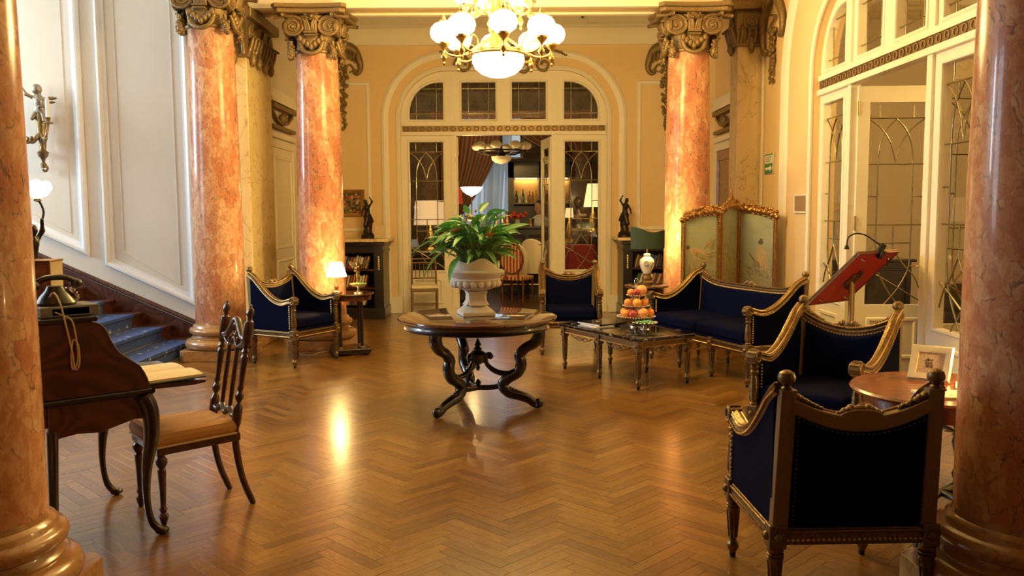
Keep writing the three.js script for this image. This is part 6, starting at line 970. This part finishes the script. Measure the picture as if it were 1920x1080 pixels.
{
  const t = thing('striped_chair', 'oval-backed chair with red and cream stripes in the bar', 'chair', [.17, 0, -15.0], 2.7), m = new THREE.MeshStandardMaterial({ roughness: .8, map: tex(128, 16, (u) => { const s = (u * 7) % 1; return s < .45 ? [.62, .16, .08] : s < .55 ? [.85, .68, .35] : [.82, .72, .5]; }) });
  const ov = (rx, ry, cy) => [...Array(28)].map((_, i) => { const a = i / 28 * 2 * PI; return [rx * cos(a), cy + ry * sin(a)]; });
  const bk = ext(ov(.2, .25, .78), .05, .015, -.25); obj('backrest', bk, m, t); bk.attributes.uv.array.forEach((v, i, a) => { a[i] = v * 2.3; });
  obj('back_frame', tub(ov(.21, .26, .78).map(p => [p[0], p[1], -.225]), .018, 48, 6, true), M.walnut, t); const se = bb(-.23, .23, .40, .48, -.22, .22, .03); obj('seat', se, m, t); se.attributes.uv.array.forEach((v, i, a) => { a[i] = v * 2; });
  for (const [a, b] of [[-1, -1], [1, -1], [-1, 1], [1, 1]]) obj('leg', tub([[a * .2, .42, b * .2], [a * .2, 0, b * .2]], tt => .022 - .01 * tt, 3, 8), M.walnut, t); obj('post', [tub([[-.12, .42, -.22], [-.12, .58, -.23]], .018, 2, 6), tub([[.12, .42, -.22], [.12, .58, -.23]], .018, 2, 6)], M.walnut, t);
}
{ // torchiere and other lamps of the bar
  let t = thing('uplighter_lamp', 'lit glass bowl uplighter on an ornate brass stand in the bar', 'lamp', [-.66, 0, -15.9]);
  obj('stand', lat([[0, 0], [.16, 0], [.16, .03], [.05, .06], [.025, .12], [.02, .8], [.05, .84], [.02, .9], [.015, 1.2], [.05, 1.25], [.02, 1.3], [.012, 1.85], [.03, 1.88], [0, 1.9]], 16), M.brassDull, t);
  for (let i = 0; i < 6; i++) { const a = i * PI / 3; obj('crystal_arm', [tub([[0, 1.3, 0], [.12 * cos(a), 1.25, .12 * sin(a)], [.22 * cos(a), 1.38, .22 * sin(a)], [.2 * cos(a), 1.5, .2 * sin(a)]], .01, 14, 6), sph(.03, .2 * cos(a), 1.53, .2 * sin(a)), sph(.02, .15 * cos(a), 1.62, .15 * sin(a), .7, 1.6, .7)], M.brassDull, t); }
  obj('glass_bowl', lat([[.02, 1.9], [.08, 1.92], [.15, 1.97], [.2, 2.04], [.21, 2.06], [.2, 2.06], [.14, 1.99], [.02, 1.93]], 24), M.globe, t); lamp(WARM, 2.6, [0, 2.1, 0], t, 2);
  const shadeLamp = (label, x, y, z, r0, r1, h, c, e, cd) => { const q = thing('shaded_lamp', label, 'lamp', [x, 0, z]); obj('stand', lat([[0, y - h - .45], [.1, y - h - .45], [.09, y - h - .42], [.04, y - h - .38], [.07, y - h - .25], [.03, y - h - .1], [.012, y - h - .05], [.01, y - .05], [0, y - .05]], 16), M.brassDull, q); obj('shade', lat([[r0, y - h], [r1, y], [r1 - .004, y], [r0 - .004, y - h]], 28), new THREE.MeshPhysicalMaterial({ color: C(...c), roughness: .9, side: THREE.DoubleSide, emissive: C(c[0], c[1] * .75, c[2] * .5), emissiveIntensity: e }), q); lamp(WARM, cd, [0, y - h * .5, 0], q, 2); obj('table', [lat([[0, y - h - .49], [.22, y - h - .49], [.22, y - h - .452], [0, y - h - .45]], 24), cyl(.03, .03, y - h - .52, 0, .03, 0, 10), lat([[0, 0], [.15, 0], [.14, .03], [0, .04]], 20)], M.ebony, q); };
  shadeLamp('large cream drum lamp seen through the left sidelight', -1.34, 1.80, -14.9, .29, .26, .42, [.85, .75, .55], .55, 1.0);
  shadeLamp('tall cream cone lamp seen through the right sidelight', 1.56, 2.10, -15.62, .17, .1, .42, [.9, .8, .55], 1.0, 1.3);
  shadeLamp('small cream lamp low in the right sidelight', 1.10, 1.66, -15.2, .08, .06, .17, [.9, .8, .55], .9, .8);
  shadeLamp('red lamp at the left of the bar doorway', -.93, 2.03, -15.3, .14, .11, .28, [.5, .05, .03], .35, .8);
}
{ // sofa and dark cabinet glimpsed through the sidelights
  let t = thing('dark_settee', 'dark leather settee behind the left sidelight', 'settee', [-1.5, 0, -14.5], 2.9); obj('seat', bb(-.6, .6, .18, .44, -.3, .3, .05), M.ebony, t); obj('backrest', bb(-.6, .6, .4, .95, -.38, -.22, .06), M.ebony, t); for (const s of [-1, 1]) obj('arm', bb(s * .6 - .08, s * .6 + .08, .18, .65, -.35, .3, .05), M.ebony, t); obj('foot', [...[-1, 1].flatMap(a => [-1, 1].map(b => cyl(.02, .02, .18, a * .5, 0, b * .25, 8)))], M.ebony, t);
  t = thing('dark_sideboard', 'dark carved sideboard behind the right sidelight', 'sideboard', [1.5, 0, -16.12], 0); obj('body', bb(-.5, .5, .1, 1.25, -.2, .2, .01), M.mahogDark, t); obj('top', bb(-.55, .55, 1.25, 1.29, -.24, .24, .01), M.mahogDark, t); for (const s of [-1, 1]) obj('door', mould(rect(s < 0 ? -.46 : .04, s < 0 ? -.04 : .46, .2, 1.15), [[0, 0], [.01, .015], [.03, .015], [.04, 0]], true).translate(0, 0, .2), M.mahogDark, t); obj('foot', [...[-1, 1].flatMap(a => [-1, 1].map(b => cyl(.03, .03, .1, a * .42, 0, b * .14, 8)))], M.mahogDark, t);
  t = thing('bronze_bust', 'dark bronze bust on the sideboard behind the right sidelight', 'bust', [1.33, 1.29, -16.1]); obj('socle', lat([[0, 0], [.1, 0], [.08, .04], [.05, .08], [.06, .12], [0, .12]], 14), M.bronze, t); obj('bust', figure([[-.13, .22, 0, .13, .22, 0, .075, .075], [0, .15, 0, 0, .28, 0, .09, .07], [0, .28, 0, 0, .38, .01, .05, .048], [0, .45, .02, 0, .5, .02, .075, .085], [0, .45, .1, 0, .47, .105, .015, .012]], .03, 44), M.bronze, t);
  t = thing('red_armchair', 'red velvet armchair behind the right sidelight', 'armchair', [1.12, 0, -14.55], 3.4); const rm = mat([.25, .02, .02], .8); obj('seat', bb(-.3, .3, .2, .45, -.28, .3, .05), rm, t); obj('backrest', bb(-.3, .3, .4, 1.05, -.36, -.22, .06), rm, t); for (const s of [-1, 1]) obj('arm', bb(s * .32 - .06, s * .32 + .06, .2, .64, -.32, .28, .04), rm, t); obj('foot', [...[-1, 1].flatMap(a => [-1, 1].map(b => cyl(.02, .02, .2, a * .26, 0, b * .24, 8)))], M.ebony, t);
}
{ // unlit chandelier of the bar
  const t = thing('bar_chandelier', 'unlit chandelier with alabaster bowls hanging in the bar', 'chandelier', [-.10, 0, -16]);
  obj('stem', [cyl(.02, .02, 1.75, 0, 2.65, 0, 10), lat([[0, 2.6], [.06, 2.62], [.08, 2.68], [.03, 2.74], [0, 2.75]], 14), lat([[0, 4.3], [.06, 4.32], [.1, 4.4], [0, 4.4]], 14)], M.bronze, t);
  obj('centre_bowl', lat([[.19, 2.62], [.18, 2.56], [.12, 2.51], [0, 2.48]], 24), M.alab, t); obj('ring', tor(.42, .018, 0, 2.72, 0, 8, 40), M.bronze, t);
  for (let i = 0; i < 8; i++) { const a = i * PI / 4 + .2, A = obj('arm', [tub([[.03 * cos(a), 2.7, .03 * sin(a)], [.25 * cos(a), 2.66, .25 * sin(a)], [.45 * cos(a), 2.72, .45 * sin(a)]], .012, 10, 6), cyl(.03, .04, .03, .46 * cos(a), 2.72, .46 * sin(a), 10)], M.bronze, t); obj('shade', sph(.105, .46 * cos(a), 2.81, .46 * sin(a), 1, .72, 1, 18, 12), M.alab, A); }
}
{ // bartender
  const t = thing('person', 'bartender in a white shirt and dark trousers standing behind the bar counter, facing left', 'person', [.66, 0, -17.38], -.9);
  const skin = mat([.42, .24, .15], .6), shirt = mat([.72, .72, .74], .8), dark = mat([.02, .02, .025], .8);
  const body = [[-.09, .08, 0, -.09, .48, .01, .05, .062], [-.09, .48, .01, -.08, .9, 0, .065, .09], [.09, .08, 0, .09, .48, .01, .05, .062], [.09, .48, .01, .08, .9, 0, .065, .09], [0, .92, 0, 0, 1.08, 0, .13, .125], [0, 1.08, 0, 0, 1.38, 0, .125, .15], [-.13, 1.42, 0, .13, 1.42, 0, .075, .075], [0, 1.44, 0, 0, 1.56, .015, .055, .052], [0, 1.66, .025, 0, 1.71, .02, .088, .095], [0, 1.60, .06, 0, 1.62, .07, .045, .04], [0, 1.655, .115, 0, 1.64, .12, .014, .016], [-.09, 1.66, .02, -.092, 1.64, .02, .018, .015], [.09, 1.66, .02, .092, 1.64, .02, .018, .015], [-.09, .05, 0, -.09, .04, .15, .045, .035], [.09, .05, 0, .09, .04, .15, .045, .035],
    [-.19, 1.41, 0, -.25, 1.14, .04, .052, .043], [-.25, 1.14, .04, -.16, 1.10, .26, .04, .03], [.19, 1.41, 0, .25, 1.14, .04, .052, .043], [.25, 1.14, .04, .16, 1.10, .26, .04, .03]];
  for (const s of [-1, 1]) { body.push([s * .155, 1.10, .28, s * .14, 1.10, .34, .032, .03]); [[-.024, .075], [-.008, .085], [.008, .08], [.022, .065]].forEach(([o, l]) => body.push([s * .14 + o, 1.10, .35, s * .14 + o * 1.2, 1.08, .35 + l, .0095, .008])); body.push([s * .12, 1.10, .31, s * .085, 1.11, .37, .011, .009]); }
  obj('body', figure(body, .025, 96), skin, t);
  obj('shirt', figure([[0, .95, 0, 0, 1.08, 0, .145, .14], [0, 1.08, 0, 0, 1.38, 0, .14, .165], [-.13, 1.42, 0, .13, 1.42, 0, .088, .088], [0, 1.46, 0, 0, 1.50, .0, .066, .062], [-.19, 1.41, 0, -.25, 1.14, .04, .068, .058], [-.25, 1.14, .04, -.17, 1.105, .24, .056, .045], [.19, 1.41, 0, .25, 1.14, .04, .068, .058], [.25, 1.14, .04, .17, 1.105, .24, .056, .045]], .03, 60), shirt, t);
  obj('trousers', figure([[-.09, .08, 0, -.09, .48, .01, .065, .075], [-.09, .48, .01, -.08, .9, 0, .078, .1], [.09, .08, 0, .09, .48, .01, .065, .075], [.09, .48, .01, .08, .9, 0, .078, .1], [0, .9, 0, 0, 1.0, 0, .14, .14]], .03, 48), dark, t);
  obj('hair', figure([[0, 1.72, -.0, 0, 1.74, -.01, .1, .098], [0, 1.66, -.045, 0, 1.62, -.05, .08, .06]], .03, 32), mat([.02, .014, .01], .7), t);
  for (const s of [-1, 1]) obj('shoe', bx(.09, .07, .27, s * .09, .036, .07, .03), dark, t);
  for (const s of [-1, 1]) obj('eye', sph(.011, s * .033, 1.675, .105), mat([.05, .03, .02], .3), t); obj('mouth', bx(.045, .008, .01, 0, 1.605, .108, .003), mat([.3, .1, .08], .6), t);
}
// ------------------------------------------------------------------ room beyond the right doorway
M.greige = mat([.60, .52, .42], .8, 0, { map: texPl });
st('wall_east', [bb(7.3, 7.5, 0, 4.2, -12.2, -3.3), bb(3.5, 7.5, 0, 4.2, -12.2, -12), bb(3.5, 7.5, 0, 4.2, -3.5, -3.3)], M.greige, 'plain greige walls of the room beyond the right doorway', 'wall');
st('floor_east', bb(3.28, 7.5, -.15, -.002, -12.2, -3.3), M.darkFloor, 'dark floor of the room beyond the right doorway', 'floor'); st('ceiling_east', bb(3.5, 7.5, 4.2, 4.4, -12.2, -3.3), M.ceil, 'ceiling of the room beyond the right doorway', 'ceiling');
{
  let t = thing('pendant_lamp', 'glass pendant lamp in the room beyond the right doorway', 'lamp', [5.6, 0, -7.4]); obj('cord', cyl(.006, .006, .9, 0, 3.3, 0, 6), M.black, t); obj('globe', sph(.14, 0, 3.2, 0, 1, 1, 1, 20, 14), M.globe, t); lamp(WARM, 13, [0, 3.2, 0], t, 4);
  t = thing('sideboard', 'dark sideboard seen through the open right door', 'sideboard', [4.75, 0, -11.6]); obj('body', bb(-.65, .65, .12, .9, -.25, .25, .01), M.mahogDark, t); obj('top', bb(-.7, .7, .9, .94, -.29, .29, .01), M.mahogDark, t); obj('foot', [...[-1, 1].flatMap(a => [-1, 1].map(b => cyl(.03, .04, .12, a * .55, 0, b * .18, 8)))], M.mahogDark, t); for (const s of [-1, 1]) obj('door', mould(rect(s < 0 ? -.6 : .04, s < 0 ? -.04 : .6, .2, .82), [[0, 0], [.01, .015], [.03, .015], [.04, 0]], true).translate(0, 0, .25), M.mahogDark, t);
  t = thing('silver_teapot', 'silver teapot on the sideboard beyond the right door', 'teapot', [4.75, .94, -11.5]); obj('body', lat([[0, 0], [.05, 0], [.09, .06], [.085, .12], [.04, .16], [.01, .18], [.012, .2], [0, .21]], 18), M.silver, t); obj('spout', tub([[.08, .06, 0], [.13, .09, 0], [.15, .15, 0]], tt => .018 - .008 * tt, 8, 7), M.silver, t); obj('handle', tub([[-.08, .13, 0], [-.14, .13, 0], [-.13, .06, 0], [-.08, .05, 0]], .008, 12, 6), M.silver, t);
  for (const [x, lab] of [[4.42, 'framed notice on the greige wall beyond the left sidelight'], [4.85, 'framed notice on the greige wall seen through the open door']]) { t = thing('framed_notice', lab, 'notice', [x, 1.95, -11.99]); obj('frame', mould(rect(-.1, .1, -.24, .24), [[0, 0], [0, .012], [-.012, .014], [-.016, 0]], true), M.ebony, t); const s = obj('sheet', bb(-.108, .108, -.248, .248, 0, .006), new THREE.MeshStandardMaterial({ roughness: .6, map: ctex(96, 192, (c) => { c.fillStyle = '#cfc9b8'; c.fillRect(0, 0, 96, 192); c.fillStyle = '#8d8878'; for (let i = 0; i < 18; i++) c.fillRect(10, 18 + i * 9, 40 + (i * 37) % 36, 3); }) }), t); s.geometry.attributes.uv.array.forEach((v, i, a) => { a[i] = i % 2 ? (v + .248) / .496 : (v + .108) / .216; }); }
  t = thing('low_bookshelf', 'low shelf unit seen through the near sidelight', 'shelf', [4.35, 0, -8.0], -.4); obj('frame', [bb(-.4, -.37, 0, .9, -.15, .15), bb(.37, .4, 0, .9, -.15, .15), bb(-.4, .4, .88, .91, -.16, .16), bb(-.4, .4, 0, .88, -.15, -.13)], M.mahogDark, t); for (const y of [.1, .36, .62]) obj('shelf', bb(-.37, .37, y, y + .02, -.13, .15), M.mahogDark, t);
}
renderer.render(scene, camera);
